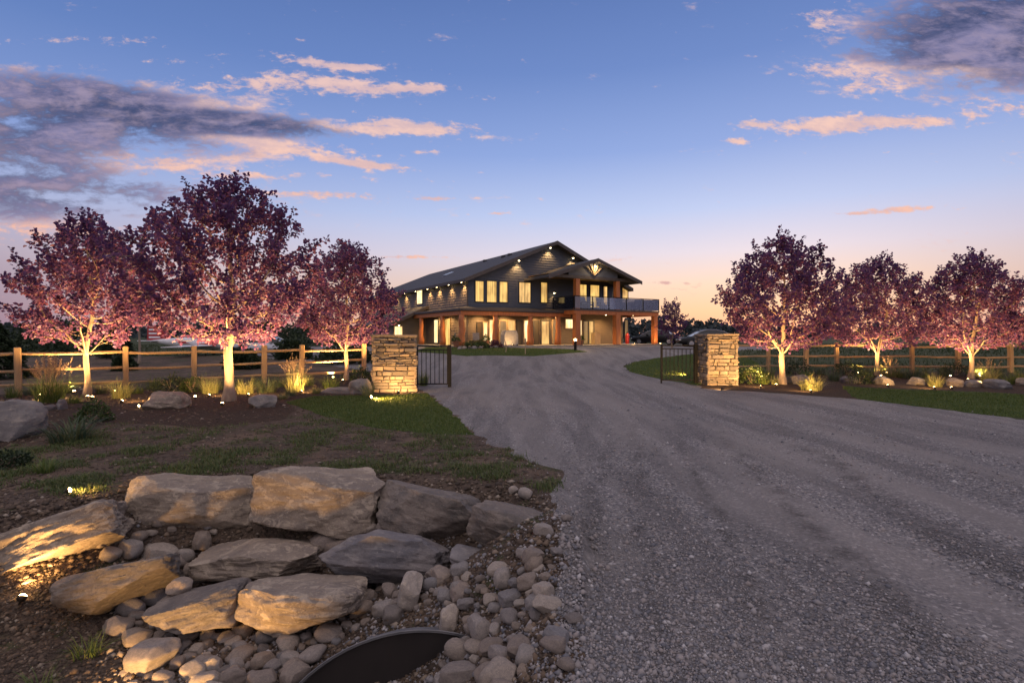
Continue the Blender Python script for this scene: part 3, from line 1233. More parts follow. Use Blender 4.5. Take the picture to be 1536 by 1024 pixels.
def tuft(px, pyb, hpx, wpx, label, mat='blade_green', n=170, seed=1, plume=0, wide=0.016, name='grass_clump', cat='ornamental grass', group='grass clumps in the planting beds', stiff=False):
    p = G(px, pyb)
    d = p.y
    h, w = hpx / F * d, wpx / F * d
    rg = np.random.default_rng(seed)
    t = thing(name, label, cat, p, 0, group)
    rr = np.sqrt(rg.uniform(0, 1, n)) * w * 0.24
    a = rg.uniform(0, 6.283, n)
    base = np.stack([rr * np.cos(a), rr * np.sin(a), np.full(n, -0.02)], 1)
    head = a + rg.normal(0, 0.8, n)
    hh = h * (0.45 + 0.75 * rg.uniform(0, 1, n) ** 0.8)
    bend = rg.uniform(0.02, 1.0, n) ** 0.8 * 1.05 * w / max(h, 0.01) * 0.75 if not stiff else np.abs(rg.normal(0.45 * w / h, 0.25, n))
    obj('blades', blade_mesh('blades', base, head, hh, np.full(n, wide) * rg.uniform(0.7, 1.3, n), np.clip(bend, 0.03, 1.5), rg), M[mat], t)
    if plume:
        k = plume
        a = rg.uniform(0, 6.283, k)
        rr = np.sqrt(rg.uniform(0, 1, k)) * w * 0.12
        base = np.stack([rr * np.cos(a), rr * np.sin(a), np.zeros(k)], 1)
        hh = h * rg.uniform(1.0, 1.45, k)
        bend = np.abs(rg.normal(0.2, 0.13, k))
        st = blade_mesh('stalk', base, a, hh, np.full(k, 0.006), bend, rg)
        P, D = [], []
        for i in range(k):
            for s in np.linspace(0.72, 1.0, 16):
                out = bend[i] * hh[i] * s ** 1.7
                zz = hh[i] * (s - 0.45 * bend[i] * s ** 2.4)
                P.append((base[i, 0] + math.cos(a[i]) * out, base[i, 1] + math.sin(a[i]) * out, zz))
                D.append(rg.normal(0, 1, 3) + np.array((0, 0, 1.2)))
        lm = leaves_mesh('plume', np.array(P), rg.normal(0, 1, (len(P), 3)), np.array(D), np.full(len(P), 0.05), rg, 0.25)
        bm = bmesh.new()
        bm.from_mesh(st)
        bm.from_mesh(lm)
        bm.to_mesh(st)
        bm.free()
        obj('seed_heads', st, M['plume'], t)
    return t


# left bed
tuft(75, 603, 52, 72, 'tall feathery grass with tan seed heads before the fence, largest grass of the bed', 'blade_green', 330, 1, 70, 0.014)
tuft(105, 662, 50, 96, 'spiky yucca like clump of long green blades beside the big round boulder', 'blade_blue', 150, 2, 0, 0.024, 'yucca_clump', 'plant', None, True)
shrub(140, 632, 30, 46, 'dull green low shrub behind the spiky clump', 'green_leaf', 0.055, 700, 3)
tuft(68, 708, 28, 50, 'small yellowish green tuft alone on the bare soil below the boulder', 'blade_green', 90, 4, 0, 0.014, stiff=True)
shrub(8, 700, 22, 60, 'dark low weed bush at the picture edge under the big boulder', 'dark_leaf', 0.05, 500, 5)
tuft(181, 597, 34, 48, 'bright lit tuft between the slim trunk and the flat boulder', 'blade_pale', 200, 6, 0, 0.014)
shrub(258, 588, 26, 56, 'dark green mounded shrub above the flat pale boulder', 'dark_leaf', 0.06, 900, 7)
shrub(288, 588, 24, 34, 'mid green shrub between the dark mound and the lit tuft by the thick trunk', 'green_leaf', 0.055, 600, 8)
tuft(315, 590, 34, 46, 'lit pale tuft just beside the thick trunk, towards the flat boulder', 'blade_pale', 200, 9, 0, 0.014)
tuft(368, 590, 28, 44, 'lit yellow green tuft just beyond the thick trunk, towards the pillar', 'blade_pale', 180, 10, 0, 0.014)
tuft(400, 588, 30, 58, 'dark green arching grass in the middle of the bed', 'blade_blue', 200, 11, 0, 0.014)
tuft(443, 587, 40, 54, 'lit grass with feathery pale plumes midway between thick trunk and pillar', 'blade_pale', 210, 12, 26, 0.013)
tuft(436, 593, 20, 32, 'small blue green tuft at the foot of the plumed grass', 'blade_blue', 110, 13, 0, 0.012)
tuft(497, 582, 26, 46, 'rounded green grass mound behind the long flat rock', 'blade_green', 220, 14, 0, 0.013)
shrub(541, 572, 22, 32, 'round green shrub against the pillar, behind the rocks', 'green_leaf', 0.06, 600, 15)
tuft(552, 594, 26, 34, 'brightly lit pale tuft at the corner of the stone pillar', 'blade_pale', 130, 16, 0, 0.013)
tuft(635, 578, 25, 26, 'stiff green tuft between pillar and open gate', 'blade_green', 110, 17, 0, 0.02, stiff=True)
tuft(130, 985, 42, 66, 'fresh green tuft low on the dark slope beside the cobbles', 'blade_green', 80, 18, 0, 0.008, 'weed_tuft', 'weed', 'weed tufts by the rocks', True)
tuft(60, 1035, 40, 70, 'dry green weed tuft at the bottom edge of the slope', 'blade_green', 60, 19, 0, 0.008, 'weed_tuft', 'weed', 'weed tufts by the rocks', True)
tuft(125, 720, 18, 30, 'thin grass sprig on the soil above the leaning lit slab', 'blade_green', 50, 20, 0, 0.009, 'weed_tuft', 'weed', 'weed tufts by the rocks', True)
# right bed
shrub(1128, 575, 26, 42, 'leafy green shrub beside the right hand pillar', 'green_leaf', 0.065, 800, 31)
tuft(1146, 576, 20, 30, 'yellow green lit grass between shrub and forked trunk', 'blade_green', 130, 32)
tuft(1162, 577, 16, 20, 'small pale lit tuft at the foot of the forked trunk', 'blade_pale', 80, 33)
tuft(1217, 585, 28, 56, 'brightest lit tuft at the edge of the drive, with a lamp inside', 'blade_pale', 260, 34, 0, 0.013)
shrub(1196, 562, 22, 44, 'dark shrub behind the brightest tuft', 'dark_leaf', 0.065, 700, 35)
tuft(1252, 571, 22, 32, 'dull green grass beside a fence post, past the brightest tuft', 'blade_blue', 130, 36)
shrub(1290, 575, 20, 42, 'dark clipped mound at the start of the lawn strip', 'dark_leaf', 0.06, 800, 37)
shrub(1272, 562, 20, 40, 'dark ragged shrub by the fence above the clipped mound', 'dark_leaf', 0.07, 600, 38)
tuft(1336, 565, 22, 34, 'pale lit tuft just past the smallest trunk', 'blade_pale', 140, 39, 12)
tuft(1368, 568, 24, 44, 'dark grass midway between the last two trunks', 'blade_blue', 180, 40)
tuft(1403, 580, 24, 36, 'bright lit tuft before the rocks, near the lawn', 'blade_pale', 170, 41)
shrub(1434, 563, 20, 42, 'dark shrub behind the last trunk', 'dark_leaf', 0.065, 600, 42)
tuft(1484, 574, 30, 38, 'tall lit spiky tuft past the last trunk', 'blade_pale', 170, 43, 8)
tuft(1512, 575, 22, 44, 'dull green grass by the last boulders', 'blade_green', 150, 44)


r_ = random.Random(5)
EXTRA = [(20, 596, 26, 40, 'blade_green'), (48, 592, 22, 40, 'blade_blue'), (98, 590, 24, 36, 'blade_green'), (112, 604, 18, 34, 'blade_green'), (152, 590, 20, 34, 'blade_blue'), (205, 590, 20, 34, 'blade_green'), (232, 584, 26, 40, 'blade_green'),
         (275, 580, 22, 40, 'blade_blue'), (332, 584, 22, 38, 'blade_green'), (352, 582, 22, 36, 'blade_green'), (386, 580, 22, 36, 'blade_green'), (418, 580, 24, 40, 'blade_green'), (462, 578, 22, 36, 'blade_green'), (475, 590, 14, 24, 'blade_pale'), (520, 566, 20, 34, 'blade_blue'), (425, 598, 12, 24, 'blade_pale'), (395, 606, 12, 22, 'blade_pale'),
         (1112, 566, 22, 32, 'blade_green'), (1152, 566, 22, 34, 'blade_green'), (1186, 572, 16, 26, 'blade_green'), (1208, 566, 20, 36, 'blade_green'), (1232, 562, 22, 38, 'blade_blue'), (1300, 564, 20, 34, 'blade_green'), (1320, 562, 18, 30, 'blade_pale'), (1352, 566, 20, 34, 'blade_green'), (1385, 566, 22, 36, 'blade_green'), (1418, 564, 22, 36, 'blade_blue'), (1462, 566, 20, 34, 'blade_green'), (1498, 566, 24, 36, 'blade_blue'), (1530, 570, 22, 40, 'blade_green')]
WHERE = ['at the picture edge before the first fence post', 'between the picture edge and the feathery grass', 'just past the feathery grass', 'low behind the spiky clump', 'between the slim trunk and the bright lit tuft', 'behind the bright lit tuft by the slim trunk', 'before the second fence post',
         'by the fence above the flat pale boulder', 'at the fence just before the thick trunk', 'by the fence right behind the thick trunk', 'by the fence past the thick trunk', 'behind the plumed grass on its near side', 'behind the plumed grass towards the pillar', 'tiny and pale beside the long flat rock', 'at the fence next to the tree by the pillar', 'small and pale at the foot of the blue green tuft', 'small and pale beside the small angular boulder',
         'against the pillar of the forked tree', 'behind the lit grass by the forked trunk', 'low before the brown boulder', 'by the fence behind the brightest tuft', 'by the fence past the brightest tuft', 'by the fence just before the smallest trunk', 'pale at the foot of the smallest trunk', 'by the fence past the smallest trunk', 'in the middle of the last fence bay but two', 'by the fence before the last trunk', 'right behind the last trunk', 'by the fence past the tall spiky tuft', 'at the far edge of the picture by the pale boulder']
for k, (q, wh) in enumerate(zip(EXTRA, WHERE)):
    tuft(q[0], q[1], q[2], q[3], 'grass clump ' + wh, q[4], 130, 300 + k, 0, 0.014)


def conifer(px, depth, H, rad, seed, label):
    x = (px - 768) / F * depth
    t = thing('conifer', label, 'tree', ground(x, depth), 0)
    rg = np.random.default_rng(seed)
    MB().tube([(0, 0, -0.1), (0, 0, H * 0.5), (0, 0, H)], [0.12, 0.07, 0.01], 8).build('trunk', M['bark'], t)
    n = 5200
    f = rg.uniform(0, 1, n) ** 0.8
    a = rg.uniform(0, 6.283, n)
    rr = rad * (1 - f) * rg.uniform(0.3, 1.0, n) ** 0.5 * (1 + 0.25 * np.sin(a * 5 + f * 30))
    P = np.stack([rr * np.cos(a), rr * np.sin(a), 0.2 + f * (H - 0.2) - rr * 0.25], 1)
    D = np.stack([np.cos(a), np.sin(a), np.full(n, -0.1)], 1) + rg.normal(0, 0.4, (n, 3))
    obj('crown', leaves_mesh('crown', P, rg.normal(0, 0.5, (n, 3)) + np.array((0, 0, 1)), D, rg.uniform(0.12, 0.26, n), rg, 0.35), M['dark_leaf'], t)


conifer(-14, 22, 2.6, 1.3, 1, 'dark evergreen at the picture edge behind the fence')
conifer(176, 34, 2.4, 0.9, 2, 'dark round evergreen between the fence and the aircraft tail')
for i, (px, dep, hh, ww) in enumerate([(186, 26, 0.7, 0.9), (365, 27, 1.0, 1.6), (440, 33, 1.2, 2.2), (520, 30, 1.0, 3.0), (60, 40, 2.3, 5.0), (105, 55, 3.2, 7.0), (480, 60, 3.0, 8.0), (405, 62, 3.2, 8.0)]):
    x = (px - 768) / F * dep
    labs = ['dark low bush in front of the aircraft, behind the fence', 'dark bush behind the thick trunk, beyond the fence', 'dim bush beyond the fence near the gravel bend', 'long dark bush behind the fence beside the stone pillar',
            'wide dark thicket in the field behind the slim trunk', 'tall dim thicket far behind the slim trunk', 'dim thicket far behind the smallest left tree', 'grey green thicket far beyond the pale car']
    t = thing('bush', labs[i], 'bush', ground(x, dep), 0, 'dark bushes beyond the left fence')
    obj('foliage', clump_leaves(50 + i, ww / 2, ww / 2.5, hh, 1500, 0.10 + 0.003 * dep), M['dark_leaf'], t)


# ------------------------------------------------------------------ the far wood along the horizon
def far_wood():
    rg = np.random.default_rng(5)
    P, D, SZ = [], [], []
    for k in range(520):
        a = rg.uniform(-0.95, 0.95)
        d = rg.uniform(210, 380)
        x, y = math.tan(a) * d, d
        H = rg.uniform(4.0, 8.6) * (1.0 + 0.25 * math.sin(a * 9))
        w = rg.uniform(2.5, 6.0)
        zb = height(x, y)
        n = 70
        f = rg.uniform(0, 1, n)
        b = rg.uniform(0, 6.28, n)
        rr = w * np.sqrt(np.clip(1 - f ** 1.6, 0, 1)) * rg.uniform(0.4, 1, n)
        P.append(np.stack([x + rr * np.cos(b), y + rr * np.sin(b), zb + f * H], 1))
        D.append(rg.normal(0, 1, (n, 3)) + np.array((0, 0, 0.5)))
        SZ.append(rg.uniform(0.9, 2.0, n))
    P, D, SZ = np.concatenate(P), np.concatenate(D), np.concatenate(SZ)
    o = obj('far_wood', leaves_mesh('far_wood', P, rg.normal(0, 1, P.shape), D, SZ, rg, 0.9), M['far_leaf'])
    tag(o, 'dark bluish wood along the horizon beyond the fields', 'wood', None, 'stuff')


M['far_leaf'] = leaf_mat('far_leaf', [(0.03, 0.045, 0.05), (0.045, 0.06, 0.065), (0.05, 0.06, 0.06)], 0.15)
far_wood()


# ------------------------------------------------------------------ rocks
def ico(sub):
    bm = bmesh.new()
    bmesh.ops.create_icosphere(bm, subdivisions=sub, radius=1.0)
    V = np.array([v.co[:] for v in bm.verts])
    T = np.array([[v.index for v in f.verts] for f in bm.faces])
    bm.free()
    return V, T


ICO = {k: ico(k) for k in (2, 3, 4, 5, 6)}


def rock_mesh(name, seed, dims, box=0.55, cuts=14, cut_lo=0.72, rough=0.045, sub=4, freq=2.2, flat=True):
    """a block: rounded box, flattened by random planes, roughened"""
    rg = np.random.default_rng(seed)
    V, T = ICO[sub]
    V = V.copy()
    p = 2.0 + 6.0 * box
    V /= (np.abs(V) ** p).sum(1)[:, None] ** (1 / p)
    for _ in range(cuts):
        n = rg.normal(0, 1, 3)
        n /= np.linalg.norm(n)
        ext = (V @ n).max()
        c = ext * rg.uniform(cut_lo, 0.97)
        d = V @ n - c
        V = V - np.outer(np.maximum(d, 0), n)
    V = V.copy()
    out = np.empty_like(V)
    s = Vector((seed * 3.1, seed * 1.7, seed * 0.9))
    for i, v in enumerate(V):
        q = Vector(v)
        k = mnoise.fractal(q * freq + s, 0.9, 2.1, 4) * rough
        k += mnoise.noise(q * 0.9 + s) * rough * 1.5
        if flat:
            k += (abs(mnoise.noise(q * freq * 1.7 - s)) - 0.25) * rough * -0.6
            # flakes broken off in steps along the bedding
            a = mnoise.fractal(Vector((q.x * 1.6, q.y * 1.6, q.z * 2.6)) + s, 0.8, 2.0, 3) * 3.2
            fl = math.floor(a)
            st = a - fl
            k += (fl + (0.0 if st < 0.8 else (st - 0.8) * 5.0)) * 0.016
            k += mnoise.noise(q * 11.0 + s) * 0.007
        out[i] = v * (1 + k)
    out *= np.array(dims) * 0.5
    me = fast_mesh(name, out, None, T)
    me.polygons.foreach_set('use_smooth', [True] * len(me.polygons))
    if flat:
        me.set_sharp_from_angle(angle=R(32))
    return me


def fit_pixel_box(o, px0, px1, py0, py1):
    # rescale and move the rock until its outline fills its box of image pixels
    co = np.array([v.co[:] for v in o.data.vertices])
    rm = np.array(o.rotation_euler.to_matrix())
    loc = np.array(o.location)
    for _ in range(5):
        q = (co @ rm.T) + loc
        xs, ys = 768 + F * q[:, 0] / q[:, 1], HOR - F * (q[:, 2] - CAM_H) / q[:, 1]
        d0 = loc[1]
        loc[0] += ((px0 + px1) / 2 - (xs.min() + xs.max()) / 2) / F * d0
        loc[2] -= ((py0 + py1) / 2 - (ys.min() + ys.max()) / 2) / F * d0
        fx, fz = (px1 - px0) / (xs.max() - xs.min()), (py1 - py0) / (ys.max() - ys.min())
        co = co * np.array((fx, 1.0, fz))
    o.data.vertices.foreach_set('co', co.astype(np.float32).ravel())
    o.data.update()
    o.location = loc


def block(px0, px1, py0, py1, d, thick, seed, label, mat='sandstone', roll=0.0, pitch=0.0, yaw=0.0, box=0.5, cuts=14, grow_=1.06, name='boulder', group='blocks of the stepped rock bank', sub=6, rough=0.04, cut_lo=0.62):
    if group.startswith('blocks'):
        ex, ey = (px1 - px0) * 0.035, (py1 - py0) * 0.06
        px0, px1, py0, py1 = px0 - ex, px1 + ex, py0 - ey * 0.6, py1 + ey * 1.2
        box = min(0.9, box + 0.25)
    w = (px1 - px0) / F * d * grow_
    h = (py1 - py0) / F * d * grow_
    c = W((px0 + px1) / 2, (py0 + py1) / 2, d)
    o = obj(name, rock_mesh(name, seed, (w, thick, h), box, cuts, cut_lo, rough, sub), M[mat])
    o.location = c + Vector((0, thick * 0.30, 0))
    o.rotation_euler = (pitch, roll, yaw)
    fit_pixel_box(o, px0, px1, py0, py1)
    tag(o, label, 'boulder', group)
    return o


block(-30, 196, 752, 868, 5.15, 1.0, 1, 'leaning slab lit bright yellow by the lamp at its foot', 'sandstone', R(-17), R(-18), R(24), 0.6, 12)
block(178, 384, 712, 806, 6.2, 1.0, 2, 'broad flaking block with pale chipped face, second in the top row', 'sandstone', R(3), R(-14), R(6), 0.6, 14)
block(379, 572, 702, 803, 6.15, 1.0, 3, 'largest squarish block with a warm lit front, middle of the top row', 'sandstone', R(2), R(-6), R(-4), 0.75, 9)
block(570, 738, 722, 818, 6.05, 1.0, 4, 'grey wedge shaped block next to the largest square block', 'grey_rock', R(10), R(-16), R(-16), 0.45, 16)
block(704, 842, 752, 836, 5.15, 0.75, 5, 'grey angular block nearest the gravel drive, end of the top row', 'grey_rock', R(8), R(-12), R(-22), 0.5, 14)
block(288, 490, 808, 868, 5.45, 0.8, 6, 'long low slab with a sharp front edge under the chipped block', 'sandstone', R(2), R(-10), R(3), 0.7, 12)
block(484, 670, 796, 876, 5.15, 0.85, 7, 'smooth dark grey slab sloping towards the cobbles', 'slate_rock', R(3), R(-24), R(-5), 0.4, 16)
block(80, 272, 832, 916, 4.85, 0.85, 8, 'dark flat slab stepping down beside the lit leaning slab', 'grey_rock', R(-6), R(-20), R(18), 0.55, 14)
block(218, 378, 868, 946, 4.55, 0.7, 9, 'slab with a rough brown front low in the bank, above the cobbles', 'grey_rock', R(-9), R(-12), R(10), 0.65, 12)
block(352, 545, 862, 950, 4.5, 0.75, 10, 'lowest wide slab with pale lichen stained front edge, just above the culvert', 'sandstone', R(-2), R(-10), R(-4), 0.65, 12)
block(674, 760, 816, 858, 4.95, 0.45, 12, 'pinkish rounded rock tucked under the end block', 'cobble', R(8), 0, R(-10), 0.3, 10, sub=4, name='rock', group='single rocks among the cobbles')
block(674, 748, 862, 920, 4.35, 0.42, 13, 'largest grey rounded rock on top of the cobbles', 'cobble', R(6), 0, R(8), 0.3, 8, sub=4, name='rock', group='single rocks among the cobbles')
block(596, 636, 855, 918, 4.5, 0.3, 14, 'upright grey rounded rock leaning on the smooth slab', 'cobble', R(10), 0, 0, 0.25, 6, sub=4, name='rock', group='single rocks among the cobbles')
block(645, 684, 846, 890, 4.7, 0.3, 15, 'egg shaped grey rock beside the smooth slab', 'cobble', R(-6), 0, 0, 0.2, 5, sub=4, name='rock', group='single rocks among the cobbles')
block(657, 690, 904, 968, 4.05, 0.24, 16, 'tall narrow tan rock standing at the culvert end', 'cobble', R(4), 0, 0, 0.3, 8, sub=4, name='rock', group='single rocks among the cobbles')
block(711, 760, 840, 878, 4.6, 0.3, 17, 'yellowish flat rock between the pink rock and the drive', 'sandstone', R(16), 0, R(-20), 0.4, 9, sub=4, name='rock', group='single rocks among the cobbles')
block(248, 290, 864, 894, 4.75, 0.22, 18, 'pale almost white egg shaped stone between two slabs', 'cobble', 0, 0, 0, 0.1, 3, sub=4, name='rock', group='single rocks among the cobbles')


# boulders of the beds
def bed_rock(px0, px1, py0, py1, seed, label, mat='boulder', thick=None, box=0.25, cuts=12, yaw=0.0, roll=0.0):
    p = G((px0 + px1) / 2, py1 - 2)
    d = p.y
    w, h = (px1 - px0) / F * d, (py1 - py0) / F * d
    t = thick or w * 0.7
    o = obj('boulder', rock_mesh('boulder', seed, (w * 1.06, t, h * 1.35), box, cuts + 4, 0.66, 0.05, 5), M[mat])
    o.location = p + Vector((0, t * 0.35, h * 0.40))
    o.rotation_euler = (0, roll, yaw)
    fit_pixel_box(o, px0, px1, py0, py1 + 0.25 * (py1 - py0))
    tag(o, label, 'boulder', 'boulders in the planting beds')


bed_rock(-46, 72, 598, 664, 21, 'big rounded grey boulder cut by the picture edge beside the spiky clump', 'boulder', 1.1, 0.35, 12)
bed_rock(211, 288, 586, 615, 22, 'flat pale lit boulder alone on the dark mulch, in front of the mounded shrubs', 'sandstone', 0.8, 0.35, 12)
bed_rock(372, 416, 591, 613, 23, 'small angular boulder just past the thick trunk', 'boulder', 0.6, 0.2, 12)
bed_rock(478, 537, 580, 592, 24, 'long flat rock edging the lawn patch', 'boulder', 0.6, 0.6, 10)
bed_rock(522, 560, 567, 592, 25, 'grey boulder between the long flat rock and the pillar', 'boulder', 0.7, 0.2, 12)
bed_rock(60, 84, 606, 618, 26, 'dark low rock at the foot of the feathery grass', 'slate_rock', 0.4, 0.3, 10)
bed_rock(84, 102, 598, 616, 27, 'small dark rock behind the spiky clump', 'slate_rock', 0.3, 0.3, 10)
bed_rock(1179, 1216, 561, 578, 28, 'brown boulder behind the brightest tuft of the drive edge', 'boulder', 0.7, 0.2, 10)
bed_rock(1260, 1288, 564, 577, 29, 'low grey boulder at the tip of the lawn strip', 'slate_rock', 0.6, 0.3, 10)
bed_rock(1309, 1342, 563, 579, 30, 'boulder lit from below at the foot of the smallest trunk', 'boulder', 0.6, 0.25, 10)
bed_rock(1358, 1388, 565, 579, 31, 'plain brown boulder between the two lit ones', 'boulder', 0.6, 0.25, 10)
bed_rock(1419, 1446, 566, 582, 32, 'tan boulder lit warm near the last trunk', 'sandstone', 0.6, 0.25, 10)
bed_rock(1443, 1476, 569, 582, 33, 'dark boulder directly under the last trunk', 'slate_rock', 0.6, 0.3, 10)
bed_rock(1473, 1520, 568, 585, 34, 'wide flat blue grey boulder near the picture edge', 'slate_rock', 0.8, 0.35, 10)
bed_rock(1522, 1552, 566, 580, 35, 'pale rough boulder cut by the picture edge', 'sandstone', 0.6, 0.3, 10)


# cobbles
def cobbles():
    bases = [rock_mesh('cobble', 100 + i, (2, 2, 2), 0.08 + 0.16 * (i % 3), 6 + 2 * (i % 5), 0.72 - 0.04 * (i % 3), 0.045, 4 if i < 8 else 3, 1.5, i % 3 == 2) for i in range(18)]
    r = random.Random(21)
    placed = []
    # (px, py, diameter px) of those one can pick out
    pick = [(163, 790, 30), (207, 800, 26), (240, 822, 44), (196, 818, 34), (165, 826, 28), (302, 806, 38), (276, 828, 30), (283, 850, 24), (150, 805, 30),
            (230, 888, 42), (196, 905, 40), (265, 838, 30), (490, 800, 46), (505, 815, 42), (524, 790, 28), (552, 790, 28), (580, 785, 32), (175, 932, 42), (208, 945, 46), (229, 972, 66), (205, 918, 22),
            (300, 860, 28), (310, 945, 30), (340, 950, 26), (405, 945, 40), (470, 905, 40), (495, 940, 44), (540, 905, 40), (575, 905, 34), (600, 925, 46), (545, 940, 42), (520, 965, 40), (470, 970, 46), (440, 1000, 42),
            (430, 960, 36), (395, 985, 34), (360, 975, 36), (350, 1010, 40), (320, 990, 34), (290, 1000, 38), (265, 990, 30), (245, 1010, 30),
            (690, 965, 48), (720, 935, 44), (740, 960, 46), (690, 1000, 60), (640, 1000, 46), (735, 1000, 46), (765, 920, 34), (780, 965, 40), (765, 890, 34), (790, 865, 36), (800, 830, 34), (785, 825, 24), (830, 955, 46), (815, 880, 36),
            (620, 935, 36), (645, 915, 32), (585, 880, 30), (660, 880, 26), (700, 900, 30), (745, 905, 26), (800, 895, 34), (640, 965, 30), (665, 1010, 40)]
    cols = ['grey', 'tan', 'brown', 'bluish', 'pale', 'pinkish']

    def put(x, y, rad, lab=None, up=0.0):
        o = obj('cobble', r.choice(bases), M['cobble'])
        a = r.uniform(0.60, 1.0)
        b = r.uniform(0.5, 0.85)
        o.scale = (rad * 1.15, rad * a * 1.15, rad * b)
        o.rotation_euler = (r.uniform(-0.3, 0.3), r.uniform(-0.3, 0.3), r.uniform(0, 6.28))
        o.location = ground(x, y, rad * b * 0.55 + up)
        tag(o, lab or 'rounded river cobble in the heap round the culvert', 'cobble', 'river cobbles between the blocks and the drive')
        placed.append((x, y, rad))
    region = [(178, 1070), (195, 960), (300, 948), (430, 948), (520, 905), (600, 868), (670, 850), (760, 855), (832, 848), (812, 900), (796, 970), (765, 1070)]
    mouth = [(405, 1040), (470, 985), (560, 935), (668, 905), (672, 960), (640, 1075), (400, 1075)]
    pick = [q for q in pick if not inside(mouth, q[0], q[1] + 8)]
    for (px, py_, dp) in pick:
        p = G(px, py_ + dp * 0.35)
        put(p.x, p.y, dp / F * p.y * 0.44)
    tries = 0
    while len(placed) < 285 and tries < 14000:
        tries += 1
        px, py_ = r.uniform(170, 850), r.uniform(770, 1060)
        gap = (140 < px < 330 and 785 < py_ < 850) or (470 < px < 600 and 770 < py_ < 815) or (170 < px < 300 and 855 < py_ < 960)
        if not (inside(region, px, py_) or (gap and r.random() < 0.4)):
            continue
        if inside(mouth, px, py_):
            continue
        p = G(px, py_)
        if p.y > 6.2:
            continue
        rad = r.choice([0.032, 0.036, 0.042, 0.05, 0.06, 0.075, 0.095])
        if any((p.x - q[0]) ** 2 + (p.y - q[1]) ** 2 < (0.80 * (rad + q[2])) ** 2 for q in placed):
            continue
        put(p.x, p.y, rad)
    # strays at the edge of the drive
    for (px, py_, dp) in [(838, 960, 40), (850, 1000, 26), (815, 800, 26), (835, 830, 22), (822, 915, 40), (800, 850, 30), (860, 930, 22), (790, 745, 22), (770, 738, 16), (850, 780, 16)]:
        p = G(px, py_)
        put(p.x, p.y, dp / F * p.y * 0.5, 'stray cobble lying loose at the edge of the gravel drive')


cobbles()


# ------------------------------------------------------------------ culvert
def culvert():
    c = W(622, 1184, 3.85)
    rad = 240 / F * 3.85
    t = thing('culvert', 'black plastic culvert end with a pale rim, half buried under the cobbles', 'culvert pipe', c)
    rot = Matrix.Rotation(R(6), 4, 'Z') @ Matrix.Rotation(R(-90), 4, 'X')
    n = 72

    def ring(r_, z_):
        return [rot @ Vector((r_ * math.cos(2 * math.pi * k / n), r_ * math.sin(2 * math.pi * k / n), z_)) for k in range(n)]

    def shell(prof, name, mat):
        vs, fs = [], []
        for (rr, zz) in prof:
            vs += ring(rr, zz)
        for i in range(len(prof) - 1):
            for k in range(n):
                k2 = (k + 1) % n
                fs.append((i * n + k, i * n + k2, (i + 1) * n + k2, (i + 1) * n + k))
        return MB().add(vs, fs).build(name, mat, t, True)
    shell([(rad * 0.984, 0.03), (rad * 0.985, -0.006), (rad * 0.990, -0.010), (rad * 0.994, 0.0), (rad * 0.998, -0.008), (rad * 1.002, 0.0), (rad * 0.995, 0.012), (rad * 0.95, 0.03), (rad * 0.90, 0.25)], 'pipe', M['rim_plastic'])
    shell([(rad * 0.984, 0.02), (rad * 0.90, 0.03), (rad * 0.7, 0.035), (rad * 0.4, 0.03), (0.001, 0.03)], 'end_cover', M['liner'])


m_, nt_, b_ = mat_new('liner')
v_ = coords()
nn = noise_n(mapping(v_, (2.5, 2.5, 0.6)), 2.0, 4.0, 0.5)
nt_.links.new(mixc(nn, (0.022, 0.020, 0.021, 1), (0.045, 0.038, 0.036, 1)), b_.inputs['Base Color'])
b_.inputs['Roughness'].default_value = 0.38
nt_.links.new(bump(nn, 0.25, 0.03), b_.inputs['Normal'])
M['liner'] = m_
M['rim_plastic'] = simple('rim_plastic', (0.16, 0.155, 0.16), (0.10, 0.10, 0.105), 8, 0.4, 0.1, 0.003)
culvert()


# ------------------------------------------------------------------ loose gravel, mulch chips, weeds, lawn blades (uncountable)
def stones(name, pts, size, rg, mat, label, cat, flat=0.7):
    n = len(pts)
    base = np.array([(1, 0, 0), (0.1, 1, 0.1), (-0.9, 0.2, 0), (0, -1, 0.05), (0.1, 0.1, 1), (-0.1, 0.1, -0.8)])
    V = base[None] * (1 + rg.uniform(-0.35, 0.35, (n, 6, 3))) + rg.uniform(-0.2, 0.2, (n, 6, 3))
    a = rg.uniform(0, 6.283, n)
    c, s = np.cos(a)[:, None], np.sin(a)[:, None]
    x = V[:, :, 0] * c - V[:, :, 1] * s * 0.8
    y = V[:, :, 0] * s + V[:, :, 1] * c * 0.8
    V = np.stack([x, y, V[:, :, 2] * flat], 2) * size[:, None, None] + pts[:, None, :]
    b = (np.arange(n) * 6)[:, None]
    T = np.concatenate([b + np.array([q]) for q in ((0, 1, 4), (1, 2, 4), (2, 3, 4), (3, 0, 4), (1, 0, 5), (2, 1, 5), (3, 2, 5), (0, 3, 5))], 0)
    o = obj(name, fast_mesh(name, V.reshape(-1, 3), None, T), mat)
    tag(o, label, cat, None, 'stuff')
    return o


